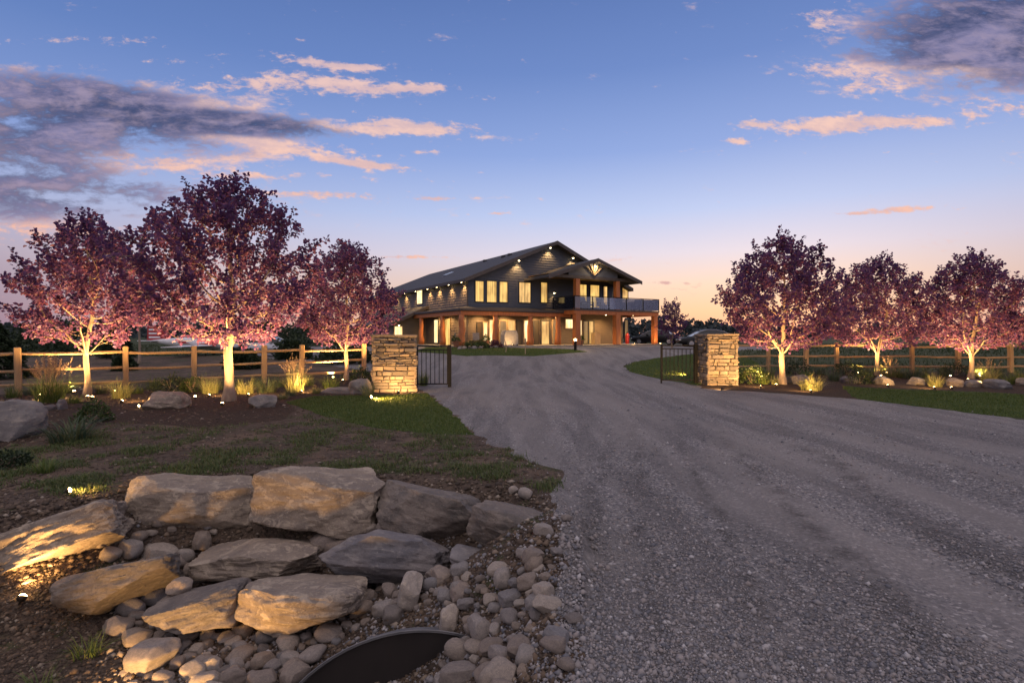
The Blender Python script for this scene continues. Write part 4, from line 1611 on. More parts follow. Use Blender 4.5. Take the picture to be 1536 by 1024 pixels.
def loose():
    rg = np.random.default_rng(77)
    m, nt, b = mat_new('stone_chip')
    c = ramp(island(), [(0, (0.10, 0.10, 0.115, 1)), (0.35, (0.175, 0.17, 0.18, 1)), (0.6, (0.23, 0.20, 0.19, 1)), (0.9, (0.27, 0.25, 0.25, 1)), (1, (0.42, 0.40, 0.40, 1))])
    nt.links.new(c, b.inputs['Base Color'])
    b.inputs['Roughness'].default_value = 0.75
    pts, sz = [], []
    tries = 0
    while len(pts) < 30000 and tries < 130000:
        tries += 1
        px, py_ = rg.uniform(560, 1560), 600 + 440 * rg.uniform(0, 1) ** 0.8
        k = (py_ - HOR) / F
        d = CAM_H / k
        x, y = (px - 768) / F * d, d
        z = 'drive'
        if not inside(ZR['drive'], x, y) and not (rg.uniform() < 0.35 and d < 12 and inside(ZR['drive'], x + 0.35 * rg.uniform(), y + 0.1)):
            continue
        den = mnoise.noise(Vector((x * 0.9 + y * 0.2, y * 0.28, 2.0))) * 0.9 + 0.42 + (0.5 if x < 1.3 + 0.1 * y and y < 8 else 0)
        if rg.uniform() > den:
            continue
        pts.append((x, y, height(x, y) + 0.002))
        s = rg.lognormal(math.log(0.0060), 0.55)
        sz.append(min(s, 0.03) * (1 + 0.05 * d))
    stones('loose_gravel', np.array(pts), np.array(sz), rg, m, 'loose grey stone chips scattered over the drive', 'gravel')
    # pebbles between the cobbles
    pts, sz = [], []
    while len(pts) < 5200:
        px, py_ = rg.uniform(170, 900), rg.uniform(770, 1050)
        p = G(px, py_)
        if p.y > 6 or (p.x < -2.6 and rg.uniform() < 0.8):
            continue
        pts.append((p.x, p.y, p.z + 0.004))
        sz.append(min(0.035, rg.lognormal(math.log(0.013), 0.5)))
    stones('pebbles', np.array(pts), np.array(sz), rg, m, 'small pebbles filling the gaps between the cobbles', 'pebbles')
    # mulch and dirt crumbs
    m2, nt, b = mat_new('dirt_crumb')
    c = ramp(island(), [(0, (0.04, 0.028, 0.02, 1)), (0.5, (0.085, 0.058, 0.04, 1)), (0.9, (0.15, 0.105, 0.07, 1)), (1, (0.30, 0.25, 0.2, 1))])
    nt.links.new(c, b.inputs['Base Color'])
    b.inputs['Roughness'].default_value = 0.9
    pts, sz = [], []
    tries = 0
    while len(pts) < 26000 and tries < 110000:
        tries += 1
        px, py_ = rg.uniform(-10, 840), rg.uniform(575, 1040)
        p = G(px, py_) if py_ > 690 else None
        if p is None:
            d = CAM_H / ((py_ - HOR) / F)
            x, y = (px - 768) / F * d, d
            p = Vector((x, y, height(x, y)))
        z = zone_of(p.x, p.y, ZR)
        if z not in ('soil', 'bed_left'):
            continue
        pts.append((p.x, p.y, p.z + 0.002))
        sz.append(min(0.04, rg.lognormal(math.log(0.0115), 0.6)) * (1 + 0.05 * p.y))
    stones('soil_crumbs', np.array(pts), np.array(sz), rg, m2, 'crumbs of soil and bark mulch on the bare ground', 'soil crumbs', 0.55)

    # low weeds on the soil, in patches
    B, H_ = [], []
    tries = 0
    while len(B) < 24000 and tries < 160000:
        tries += 1
        px, py_ = rg.uniform(-10, 835), rg.uniform(622, 745)
        d = CAM_H / ((py_ - HOR) / F)
        x, y = (px - 768) / F * d, d
        n = mnoise.noise(Vector((x * 1.3, y * 1.3, 4.0))) + 0.5 * mnoise.noise(Vector((x * 4.3, y * 4.3, 9.0)))
        if n < 0.02 or zone_of(x, y, ZR) != 'soil' or inside(SWALE, x, y):
            continue
        for _ in range(3):
            xx, yy = x + rg.normal(0, 0.05), y + rg.normal(0, 0.05)
            B.append((xx, yy, height(xx, yy) - 0.005))
            H_.append(rg.uniform(0.03, 0.10) * (0.8 + n))
    B = np.array(B)
    n = len(B)
    me = blade_mesh('weeds', B, rg.uniform(0, 6.283, n), np.array(H_), np.full(n, 0.011), rg.uniform(0.3, 1.3, n), rg)
    tag(obj('weeds', me, M['weed']), 'thin green weeds in patches on the bare soil', 'weeds', None, 'stuff')

    # lawn blades
    B, H_ = [], []
    tries = 0
    want = {'lawn_near': 26000, 'lawn_right': 24000, 'lawn_gate': 8000, 'lawn_house': 6000}
    for k, cnt in want.items():
        poly = ZR[k]
        xs = [q[0] for q in poly]
        ys = [q[1] for q in poly]
        c = 0
        x1 = min(max(xs), 19)
        for _ in range(cnt * 6):
            x, y = rg.uniform(min(xs), x1), rg.uniform(min(ys), max(ys))
            if inside(poly, x, y):
                B.append((x, y, height(x, y) - 0.004))
                far = y > 22
                H_.append(rg.uniform(0.03, 0.065) * (1.5 if far else 1.0))
                c += 1
                if c >= cnt:
                    break
    B = np.array(B)
    n = len(B)
    me = blade_mesh('lawn_grass', B, rg.uniform(0, 6.283, n), np.array(H_), 0.007 + 0.0006 * B[:, 1], rg.uniform(0.2, 1.0, n), rg)
    tag(obj('lawn_grass', me, M['lawn_blade']), 'short mown green grass of the lawns', 'grass', None, 'stuff')
    # rough grass of the field beyond the fences
    B, H_ = [], []
    while len(B) < 16000:
        y = 20 + 60 * rg.uniform(0, 1) ** 1.6
        x = rg.uniform(-1.0, 1.05) * y
        if zone_of(x, y, ZR) != 'field' or (-9 < x < 14 and y > 38):
            continue
        B.append((x, y, height(x, y) - 0.01))
        H_.append(rg.uniform(0.08, 0.22))
    B = np.array(B)
    n = len(B)
    me = blade_mesh('field_grass', B, rg.uniform(0, 6.283, n), np.array(H_), 0.010 + 0.0012 * B[:, 1], rg.uniform(0.2, 1.0, n), rg)
    tag(obj('field_grass', me, M['field_blade']), 'rough dark grass of the field beyond the fences', 'grass', None, 'stuff')


loose()


# ------------------------------------------------------------------ stone gate pillars
m_, nt_, b_ = mat_new('ledge_stone')
v_ = coords()
n_ = noise_n(v_, 9.0, 8.0, 0.65)
c_ = ramp(island(), [(0, (0.09, 0.075, 0.065, 1)), (0.25, (0.22, 0.165, 0.115, 1)), (0.5, (0.15, 0.13, 0.115, 1)), (0.75, (0.29, 0.215, 0.145, 1)), (1, (0.21, 0.18, 0.15, 1))])
nt_.links.new(mixc(smooth(n_, 0.45, 0.75) * 0.6, c_, (0.13, 0.105, 0.09, 1)), b_.inputs['Base Color'])
b_.inputs['Roughness'].default_value = 0.85
nt_.links.new(bump(n_, 0.9, 0.03), b_.inputs['Normal'])
M['ledge_stone'] = m_
M['mortar'] = simple('mortar', (0.045, 0.04, 0.036), (0.07, 0.06, 0.052), 12, 0.95, 0.4, 0.01)


def pillar(c, wid, dep, H, rz, seed, label):
    t = thing('stone_pillar', label, 'pillar', c, rz, 'stone pillars either side of the gateway')
    r = random.Random(seed)
    MB().box(-wid / 2 + 0.05, wid / 2 - 0.05, -dep / 2 + 0.05, dep / 2 - 0.05, -0.2, H - 0.03).build('core', M['mortar'], t)
    mb = MB()
    for side in range(4):
        L = wid if side % 2 == 0 else dep
        off = dep / 2 if side % 2 == 0 else wid / 2
        Mr = Matrix.Rotation(side * math.pi / 2, 4, 'Z')
        z = -0.05
        while z < H - 0.02:
            h = min(r.choice([0.06, 0.08, 0.10, 0.13, 0.16]), H - z)
            x = -L / 2
            while x < L / 2 - 0.01:
                w = r.uniform(0.12, 0.52)
                if L / 2 - (x + w) < 0.12:
                    w = L / 2 - x
                g = 0.012
                pr = r.uniform(-0.05, 0.035)
                x0, x1, z0, z1 = x + g, x + w - g, z + g * 0.7, z + h - g * 0.7
                j = lambda s=0.016: r.uniform(-s, s)
                yb = -off + 0.09
                yf = -off - pr
                k = min(0.018, h * 0.2)
                f = [(x0 + k + j(), yf + j(), z0 + k + j()), ((x0 + x1) / 2 + j(.03), yf - 0.008, z0 + k * 0.6 + j()), (x1 - k + j(), yf + j(), z0 + k + j()), (x1 - k * .6 + j(), yf + j(), z1 - k + j()), ((x0 + x1) / 2 + j(.03), yf - 0.008 + j(), z1 - k * .6 + j()), (x0 + k * .6 + j(), yf + j(), z1 - k + j())]
                m = [(x0, yf + 0.025, z0), ((x0 + x1) / 2, yf + .02, z0), (x1, yf + 0.025, z0), (x1, yf + 0.025, z1), ((x0 + x1) / 2, yf + .02, z1), (x0, yf + 0.025, z1)]
                bk = [(p[0], yb, p[2]) for p in m]
                vs = [Mr @ Vector(p) for p in f + m + bk]
                fs = [tuple(range(6))]
                for i in range(6):
                    i2 = (i + 1) % 6
                    fs.append((i, 6 + i, 6 + i2, i2))
                    fs.append((6 + i, 12 + i, 12 + i2, 6 + i2))
                mb.add(vs, fs)
                x += w
            z += h
    mb.build('stonework', M['ledge_stone'], t)
    cb = MB()
    y = -dep / 2 - 0.02
    n = 3
    for i in range(n):
        for q in range(2):
            x0 = -wid / 2 - 0.02 + (wid + 0.04) * (q / 2 + (0.05 * (i % 2) if q else 0))
            x1 = -wid / 2 - 0.02 + (wid + 0.04) * ((q + 1) / 2 + (0.05 * (i % 2) if q == 0 else 0))
            cb.box(x0 + 0.006, x1 - 0.006, y + (dep + 0.04) * i / n + 0.006, y + (dep + 0.04) * (i + 1) / n - 0.006, H - 0.02 + r.uniform(0, 0.01), H + 0.045 + r.uniform(0, 0.02))
    cb.build('coping', M['ledge_stone'], t, bevel=0.012)
    return t


pL = G(588, 588)
pillar(Vector((pL.x - 0.02, pL.y + 0.5, pL.z)), 1.40, 1.0, 1.78, R(12), 5, 'stone gate pillar in front of the house, wide lit face, nearer the purple tree with the pillar side trunk')
pR = G(1084, 578)
pillar(Vector((pR.x + 0.02, pR.y + 0.7, pR.z)), 1.12, 1.40, 1.80, R(0), 9, 'stone gate pillar beside the broad forked tree, its narrow side face in shade')


def gate(px0, px1, d, top_py, bot_py, seed, label, heavy_right=True, nb=7):
    x0, x1 = (px0 - 768) / F * d, (px1 - 768) / F * d
    z1 = CAM_H - (top_py - HOR) / F * d
    z0 = CAM_H - (bot_py - HOR) / F * d
    t = thing('metal_gate', label, 'gate', (x0, d, z0), 0, 'black bar gates standing open')
    L, H = x1 - x0, z1 - z0
    f = MB()
    f.box(0.04, L - 0.04, -0.02, 0.02, 0.06, 0.10)
    f.box(0.04, L - 0.04, -0.02, 0.02, H - 0.05, H)
    f.box(0.04, L - 0.04, -0.02, 0.02, H - 0.17, H - 0.14)
    f.box(0.052, 0.075, -0.018, 0.018, 0.10, H - 0.05)
    f.box(L - 0.15, L - 0.125, -0.018, 0.018, 0.10, H - 0.05)
    f.build('frame', M['black_metal'], t)
    a = MB().box(0, 0.045 if heavy_right else 0.05, -0.025, 0.025, 0.0, H + 0.02)
    b = MB().box(L - (0.12 if heavy_right else 0.045), L, -0.05, 0.05, -0.1 if heavy_right else 0, H + 0.02)
    if not heavy_right:
        a, b = MB().box(0, 0.05, -0.03, 0.03, -0.1, H + 0.02), MB().box(L - 0.12, L, -0.05, 0.05, -0.1, H + 0.03)
    a.build('gate_post', M['black_metal'], t)
    b.build('gate_post', M['black_metal'], t)
    for i in range(nb):
        x = 0.05 + (L - 0.17) * (i + 1) / (nb + 1)
        MB().box(x - 0.011, x + 0.011, -0.011, 0.011, 0.10, H - 0.17).build('bar', M['black_metal'], t)
    return t


gate(624, 677, 18.7, 518, 579, 1, 'open black bar gate leaf against the pillar with the green tuft', True, 6)
gate(991, 1046, 20.2, 517, 573, 2, 'open black bar gate leaf in front of the lit lawn beyond the drive', False, 7)


# ------------------------------------------------------------------ split rail fences
def fence(label, A, B, posts, rails, top, seed, group='timber rail fences'):
    t = thing('rail_fence', label, 'fence', (A[0], A[1], 0), 0, group)
    r = random.Random(seed)
    o0 = Vector((A[0], A[1], 0))
    P = []
    for u in posts:
        x, y = A[0] + (B[0] - A[0]) * u, A[1] + (B[1] - A[1]) * u
        g = height(x, y)
        P.append(Vector((x, y, g)))
        mb = MB()
        s = r.uniform(0.078, 0.092)
        rot = Matrix.Translation(Vector((x, y, g)) - o0) @ Matrix.Rotation(math.atan2(B[1] - A[1], B[0] - A[0]) + r.uniform(-0.06, 0.06), 4, 'Z') @ Matrix.Rotation(r.uniform(-0.03, 0.03), 4, 'Y')
        k = 0.018
        prof = [(-s, -s + k), (-s + k, -s), (s - k, -s), (s, -s + k), (s, s - k), (s - k, s), (-s + k, s), (-s, s - k)]
        vs = [rot @ Vector((a, b, -0.3)) for a, b in prof] + [rot @ Vector((a, b, top + 0.0)) for a, b in prof] + [rot @ Vector((a * 0.8, b * 0.8, top + 0.02)) for a, b in prof]
        fs = [tuple(range(16, 24))]
        for q in range(2):
            for i in range(8):
                i2 = (i + 1) % 8
                fs.append((q * 8 + i, q * 8 + i2, q * 8 + 8 + i2, q * 8 + 8 + i))
        mb.add(vs, fs)
        mb.build('post', M['post_wood'], t)
    for i in range(len(P) - 1):
        for h in rails:
            a = P[i] + Vector((0, 0, h + r.uniform(-0.035, 0.035))) - o0
            b = P[i + 1] + Vector((0, 0, h + r.uniform(-0.035, 0.035))) - o0
            dv = (b - a).normalized()
            a2, b2 = a - dv * 0.06, b + dv * 0.06
            L = (b2 - a2).length
            n = Vector((-dv.y, dv.x, 0)).normalized()
            off = n * r.uniform(-0.03, 0.03)
            pts = [a2.lerp(b2, s) + off + Vector((0, 0, r.uniform(-0.012, 0.012) - 0.02 * math.sin(math.pi * s))) for s in (0, 0.08, 0.3, 0.55, 0.8, 0.93, 1)]
            R0 = r.uniform(0.042, 0.055)
            mb = MB()
            mb.tube(pts, [R0 * 0.65, R0 * r.uniform(.9, 1.1), R0 * r.uniform(.9, 1.15), R0 * r.uniform(.9, 1.15), R0 * r.uniform(.9, 1.15), R0, R0 * 0.65], 6)
            mb.build('rail', M['fence_wood'], t)
    return t


fence('weathered timber fence behind the three largest purple trees, in front of the aircraft', (-15.3, 15.9), (-6.2, 22.9),
      [-0.20, 0.0385, 0.268, 0.4386, 0.64, 0.76, 0.985], (1.22, 0.74, 0.27), 1.42, 3)
fence('three rail timber fence behind the strip of lawn beyond the drive', (9.0, 24.6), (30.0, 25.0),
      [(x - 9.0) / 21.0 for x in (9.1, 11.85, 13.6, 15.05, 18.6, 20.75, 23.25, 25.8, 28.5)], (1.22, 0.74, 0.27), 1.36, 4)


# ------------------------------------------------------------------ the house
HC = Vector((-3.35, 40.0, 1.0))
HA = math.atan2(0.6, 1.0)
HM = Matrix.Translation(HC) @ Matrix.Rotation(HA, 4, 'Z')
D2 = Vector((math.cos(HA), math.sin(HA), 0))
D1 = Vector((-math.sin(HA), math.cos(HA), 0))


def hp(px, py_, Y=0.0):
    """photo pixel -> (X, z) on the plane at depth Y of the house front"""
    k = (px - 768) / F
    o = HC + D1 * Y
    X = (k * o.y - o.x) / (D2.x - k * D2.y)
    p = o + D2 * X
    return X, CAM_H - (py_ - HOR) / F * p.y - HC.z


def hs(px, py_, X=0.0):
    """photo pixel -> (Y, z) on the side plane at X"""
    k = (px - 768) / F
    o = HC + D2 * X
    Y = (k * o.y - o.x) / (D1.x - k * D1.y)
    p = o + D1 * Y
    return Y, CAM_H - (py_ - HOR) / F * p.y - HC.z


def house():
    t = thing('house', 'large dark two storey lodge with timber posts, glass balcony and lit windows', 'house', HC, HA)
    Wd, Ln = 15.5, 26.0
    EV = 5.05
    PK = EV + 0.42 * Wd / 2
    sl = 0.42
    bd = 0.20

    def boards(name, mat, axis, const, out, lo, hi, z0, z1, par=t):
        """lapped boards on a wall; lo / hi give its ends at height z"""
        mb = MB()
        z = z0
        while z < z1 - 0.005:
            zt = min(z + bd, z1)
            a0, a1, b0, b1 = lo(z), hi(z), lo(zt), hi(zt)
            if a1 - a0 < 0.02:
                break
            if b1 < b0:
                b0 = b1 = (b0 + b1) / 2
            def P(u, zz, o):
                return (u, const + out * o, zz) if axis == 'y' else (const + out * o, u, zz)
            mb.add([P(a0, z, 0.0), P(a1, z, 0.0), P(a1, z, 0.042), P(a0, z, 0.042), P(b1, zt, 0.004), P(b0, zt, 0.004)], [(0, 1, 2, 3), (3, 2, 4, 5)])
            z = zt
        return mb.build(name, mat, par)
    # solid core behind the boards
    core = MB()
    core.box(0.02, Wd - 0.02, 0.02, Ln, 0, EV)
    core.prism([(0.02, EV), (Wd - 0.02, EV), (Wd / 2, PK - 0.03)], 'y', 0.02, Ln)
    core.build('wall', M['siding'], t)
    boards('upper_siding', M['siding'], 'y', 0.0, -1, lambda z: 0.0 if z < EV else (z - EV) / sl, lambda z: Wd if z < EV else Wd - (z - EV) / sl, 2.9, PK)
    boards('lower_siding', M['siding_lamplit'], 'y', 0.0, -1, lambda z: 0.0, lambda z: Wd, 0.0, 2.9)
    boards('side_siding', M['siding_side'], 'x', 0.0, -1, lambda z: 0.0, lambda z: Ln, 2.9, EV)
    boards('side_lower_siding', M['siding_lamplit'], 'x', 0.0, -1, lambda z: 0.0, lambda z: Ln, 0.0, 2.9)
    boards('end_siding', M['siding'], 'x', Wd, 1, lambda z: 0.0, lambda z: Ln, 0.0, EV)
    MB().box(-0.05, 0.06, -0.05, 0.06, 0, EV - 0.1).build('corner_board', M['fascia'], t)
    # roof
    oh, th = 0.55, 0.16
    rf = MB()
    yf, yb = -0.75, Ln + 0.5
    for s in (0, 1):
        xa = -oh if s == 0 else Wd + oh
        za = EV - oh * sl
        xm = Wd / 2 + (0.0)
        rf.prism([(xa, za), (xm, PK), (xm, PK + th), (xa, za + th)], 'y', yf, yb)
    roof = rf.build('roof', M['shingle'], t)
    fb = MB()
    for s in (0, 1):
        xa = -oh - 0.02 if s == 0 else Wd + oh + 0.02
        za = EV - oh * sl
        xm = Wd / 2
        fb.prism([(xa, za - 0.10), (xm, PK - 0.10), (xm, PK + 0.19), (xa, za + 0.19)], 'y', yf - 0.045, yf - 0.003)
        q = -oh - 0.04 if s == 0 else Wd + oh + 0.002
        fb.box(q, q + 0.038, yf, yb, za - 0.08, za + 0.14)
    fb.build('fascia_board', M['fascia'], roof)
    # vents / skylight on the near slope
    sk = MB()
    X, Yk = 3.4, 11.0
    zz = EV + X * sl + th
    Mt = Matrix.Translation((X, Yk, zz + 0.05)) @ Matrix.Rotation(-math.atan(sl), 4, 'Y')
    sk.box(-0.45, 0.45, -0.35, 0.35, -0.03, 0.06, Mt)
    sk.build('skylight', M['sky_pane'], roof)
    vb = MB()
    for (X, Yk) in ((6.0, 5.0), (6.2, 4.2), (6.3, 9.0)):
        zz = EV + X * sl + th
        vb.box(X - 0.15, X + 0.15, Yk - 0.15, Yk + 0.15, zz - 0.05, zz + 0.16)
    vb.build('roof_vent', M['shingle'], roof)

    # porch skirt roof along front and side
    PX, PY = -1.30, -1.55
    pz0, pz1 = 2.72, 2.98
    lean0 = hs(640, 470, 0.0)[0]
    pr = MB()
    e = 7.9
    pr.add([(PX, PY, pz0), (e, PY, pz0), (e, -0.03, pz1), (-0.03, -0.03, pz1), (PX, lean0, pz0), (-0.03, lean0, pz1),
            (PX, PY, pz0 - .14), (e, PY, pz0 - .14), (e, -0.03, pz0 - .14), (-0.03, -0.03, pz0 - .14), (PX, lean0, pz0 - .14), (-0.03, lean0, pz0 - .14)],
           [(0, 1, 2, 3), (0, 3, 5, 4), (0, 6, 7, 1), (0, 4, 10, 6), (6, 9, 8, 7), (6, 10, 11, 9), (1, 7, 8, 2), (4, 5, 11, 10)])
    po = pr.build('porch_roof', [M['shingle']], t)
    gb = MB()
    gb.box(PX - 0.04, e, PY - 0.05, PY - 0.003, pz0 - 0.10, pz0 + 0.05)
    gb.box(PX - 0.05, PX - 0.003, PY - 0.05, lean0, pz0 - 0.10, pz0 + 0.05)
    gb.build('gutter', M['fascia'], po)
    bm_ = MB()
    bm_.box(PX + 0.08, 8.6, PY + 0.10, PY + 0.34, 2.28, 2.56)
    bm_.box(PX + 0.08, PX + 0.32, PY + 0.345, lean0, 2.28, 2.56)
    bm_.build('beam', M['timber'], t, bevel=0.02)
    sb = MB()
    sb.box(PX + 0.02, e - 0.01, PY + 0.02, -0.035, 2.563, 2.575)
    sb.box(PX + 0.02, -0.035, -0.03, lean0, 2.563, 2.575)
    sb.build('porch_ceiling', M['soffit'], t)

    # lean-to wing on the long side
    lw = 3.3
    lz0, lz1 = 1.75, 3.22
    le = lean0 + 11.0
    wg = MB()
    wg.prism([(-lw + 0.25, 0), (-0.03, 0), (-0.03, lz1 - 0.15), (-lw + 0.25, lz0 - 0.02)], 'y', lean0 + 0.05, le)
    wing = wg.build('side_wing', M['siding_lamplit'], t)
    wr = MB()
    wr.prism([(-lw - 0.2, lz0 - 0.13), (-0.03, lz1), (-0.03, lz1 + 0.16), (-lw - 0.2, lz0 + 0.03)], 'y', lean0 - 0.5, le + 0.3)
    wr.build('wing_roof', M['shingle'], wing)
    wf = MB()
    wf.prism([(-lw - 0.22, lz0 - 0.22), (-0.03, lz1 - 0.09), (-0.03, lz1 + 0.18), (-lw - 0.22, lz0 + 0.05)], 'y', lean0 - 0.54, lean0 - 0.503)
    wf.build('wing_fascia', M['fascia'], wing)

    # windows ---------------------------------------------------------
    def win(X0, X1, z0, z1, mat, Y=0.0, axis='y', out=-1, frame='frame_dark', fw=0.07, mull=0, nm='window', dp=0.075):
        mb = MB()
        def bx(u0, u1, o0, o1, a, b):
            if axis == 'y':
                y0, y1 = sorted((Y + out * o0, Y + out * o1))
                return (u0, u1, y0, y1, a, b)
            x0, x1 = sorted((Y + out * o0, Y + out * o1))
            return (x0, x1, u0, u1, a, b)
        mb.box(*bx(X0 - fw, X0, 0, dp, z0 - fw, z1 + fw))
        mb.box(*bx(X1, X1 + fw, 0, dp, z0 - fw, z1 + fw))
        mb.box(*bx(X0, X1, 0, dp, z0 - fw, z0))
        mb.box(*bx(X0, X1, 0, dp, z1, z1 + fw))
        for i in range(mull):
            xm = X0 + (X1 - X0) * (i + 1) / (mull + 1)
            mb.box(*bx(xm - 0.03, xm + 0.03, 0, dp - 0.005, z0, z1))
        w = mb.build(nm, M[frame], t)
        pm = MB()
        if axis == 'y':
            yy = Y + out * 0.048
            pm.add([(X0, yy, z0), (X1, yy, z0), (X1, yy, z1), (X0, yy, z1)], [(0, 1, 2, 3)])
        else:
            xx = Y + out * 0.048
            pm.add([(xx, X0, z0), (xx, X1, z0), (xx, X1, z1), (xx, X0, z1)], [(0, 1, 2, 3)])
        pm.build('pane', M[mat], w)
        return w

    def winpx(pa, pb, ya, yb_, mat, Y=0.0, **k):
        Xa, zb = hp(pa, yb_, Y)
        Xb, _ = hp(pb, yb_, Y)
        _, za = hp((pa + pb) / 2, ya, Y)
        _, zb = hp((pa + pb) / 2, yb_, Y)
        return win(Xa, Xb, zb, za, mat, Y, **k)
    winpx(713, 724.5, 422, 452, 'pane_curtain')
    winpx(730, 744, 422, 453, 'pane_curtain')
    winpx(749, 760.5, 423, 453, 'pane_curtain')
    winpx(778.5, 795, 424, 453.5, 'pane_warm', mull=1)
    winpx(811, 820, 424, 453.5, 'pane_curtain')
    # behind the balcony
    winpx(867, 879, 427, 452, 'pane_curtain')
    winpx(885, 898, 428, 461, 'pane_curtain', nm='balcony_door')
    winpx(905, 910, 430, 458, 'pane_warm')
    winpx(933, 941, 428, 450, 'pane_warm')
    # ground floor glazing
    winpx(715.5, 722.5, 484, 518, 'pane_dark', frame='frame_dark', nm='patio_door')
    winpx(725, 730, 484, 518, 'pane_bright', frame='frame_tan', nm='patio_door')
    winpx(734, 743, 480, 517, 'pane_bright', frame='frame_tan')
    winpx(749.5, 759, 481, 516.5, 'pane_dim', frame='frame_tan', nm='patio_door')
    winpx(762, 771.5, 481, 516.5, 'pane_warm', frame='frame_tan', nm='patio_door')
    winpx(775, 782, 481, 516.5, 'pane_dark', frame='frame_dark', nm='patio_door')
    winpx(786, 794, 481, 512, 'pane_bright', frame='frame_tan')
    winpx(800, 807.5, 482, 516, 'pane_dark', frame='frame_dark', nm='patio_door')
    winpx(812, 823, 482, 516, 'pane_warm', frame='frame_dark', nm='front_door', fw=0.13)
    winpx(829, 834, 480, 514, 'pane_dim', frame='frame_tan')
    winpx(848, 860, 479, 492, 'pane_bright', frame='frame_tan')
    winpx(868, 871.5, 481, 516, 'pane_bright', frame='frame_tan')
    winpx(875, 881, 482, 515, 'pane_dim', frame='frame_dark', nm='patio_door', fw=0.1)
    winpx(883.5, 889.5, 482, 515, 'pane_warm', frame='frame_dark', nm='patio_door', fw=0.1)
    winpx(937, 941, 480, 512, 'pane_dim', frame='frame_dark')
    # side wall
    ya, za = hs(633, 433, 0.0)
    yb2, zb2 = hs(627, 456, 0.0)
    win(min(ya, yb2) - 0.2, max(ya, yb2) + 0.1, zb2, za, 'pane_bright', 0.0, 'x', -1)
    y0, z0 = hs(655, 512, 0.0)
    win(y0 - 0.4, y0 + 0.4, 0.2, 2.1, 'pane_bright', 0.0, 'x', -1)
    y0, z0 = hs(672, 512, 0.0)
    win(y0 - 0.5, y0 + 0.45, 0.05, 2.1, 'pane_curtain', 0.0, 'x', -1, 'frame_tan', nm='side_door')
    # wing front window
    win(-2.9, -2.25, 0.6, 1.55, 'pane_bright', lean0 + 0.05, 'y', -1, 'frame_tan')

    # balcony ---------------------------------------------------------
    bx0, bx1, by = 7.76, 17.0, -3.0
    bz = 2.87
    dk = MB()
    dk.box(bx0, bx1, by, -0.03, bz - 0.10, bz)
    dk.box(Wd + 0.03, bx1, -0.028, 9.0, bz - 0.10, bz)
    deck = dk.build('balcony_floor', M['fascia'], t)
    rb = MB()
    rb.box(bx0 + 0.05, bx1 - 0.05, by + 0.05, by + 0.16, bz - 0.40, bz - 0.103)
    rb.box(bx0 + 0.05, bx0 + 0.16, by + 0.163, -0.05, bz - 0.40, bz - 0.103)
    rb.box(bx1 - 0.16, bx1 - 0.05, by + 0.163, 8.9, bz - 0.40, bz - 0.103)
    rb.build('rim_joist', M['timber'], deck)
    uc = MB()
    uc.box(bx0 + 0.17, bx1 - 0.17, by + 0.17, -0.04, bz - 0.18, bz - 0.11)
    uc.build('underside', M['soffit'], deck)
    rl = thing  # (railing is a part)
    posts = MB()
    tops = MB()
    ps = [(bx0 + 0.04, -0.1), (bx0 + 0.04, by + 0.04), (9.6, by + 0.04), (11.3, by + 0.04), (13.2, by + 0.04), (15.1, by + 0.04), (bx1 - 0.04, by + 0.04), (bx1 - 0.04, 0.0), (bx1 - 0.04, 3.0), (bx1 - 0.04, 6.0), (bx1 - 0.04, 8.9)]
    rail = MB()
    for a, b in zip(ps[:-1], ps[1:]):
        x0, x1 = sorted((a[0], b[0]))
        y0, y1 = sorted((a[1], b[1]))
        rail.box(x0 - 0.03, x1 + 0.03, y0 - 0.03, y1 + 0.03, bz + 1.0, bz + 1.05)
        break_ = 0
    ro = rail.build('railing', M['black_metal'], t)
    for a in ps:
        MB().box(a[0] - 0.028, a[0] + 0.028, a[1] - 0.028, a[1] + 0.028, bz, bz + 0.997).build('railing_post', M['black_metal'], ro)
    for a, b in zip(ps[:-1], ps[1:]):
        x0, x1 = sorted((a[0], b[0]))
        y0, y1 = sorted((a[1], b[1]))
        if x1 - x0 > y1 - y0:
            MB().box(x0 + 0.05, x1 - 0.05, y0 - 0.006, y1 + 0.006, bz + 0.06, bz + 0.98).build('glass_panel', M['rail_glass'], ro)
        else:
            MB().box(x0 - 0.006, x1 + 0.006, y0 + 0.05, y1 - 0.05, bz + 0.06, bz + 0.98).build('glass_panel', M['rail_glass'], ro)

    # small gable over the balcony
    gx, hw = bx0 + 1.95, 4.7
    gsl = 0.335
    gz = 5.12
    gp = gz + gsl * hw
    gy0, gy1 = by - 0.5, 6.5
    g = MB()
    for s in (-1, 1):
        g.prism([(gx + s * hw, gz), (gx, gp), (gx, gp + 0.15), (gx + s * hw, gz + 0.15)], 'y', gy0, gy1)
    gr = g.build('balcony_roof', M['shingle'], t)
    gf = MB()
    for s in (-1, 1):
        gf.prism([(gx + s * (hw + 0.02), gz - 0.10), (gx, gp - 0.10), (gx, gp + 0.18), (gx + s * (hw + 0.02), gz + 0.18)], 'y', gy0 - 0.05, gy0 - 0.003)
    gf.build('fascia_board', M['fascia'], gr)
    # gable wall and ceiling over the balcony
    tz = hp(866, 413, by)[1]
    gw = MB()
    zt_ = gz + gsl * (hw - 2.4) - 0.02
    gw.prism([(gx - 2.5, tz), (gx + 2.5, tz), (gx + 2.5, gz + gsl * (hw - 2.5) - .02), (gx, gp - 0.02), (gx - 2.5, gz + gsl * (hw - 2.5) - .02)], 'y', by + 0.02, by + 0.2)
    gw.build('gable_wall', M['siding'], t)
    MB().box(gx - hw + 0.4, gx + hw - 0.4, by + 0.22, -0.05, tz + 0.0, tz + 0.06).build('balcony_ceiling', M['soffit'], t)
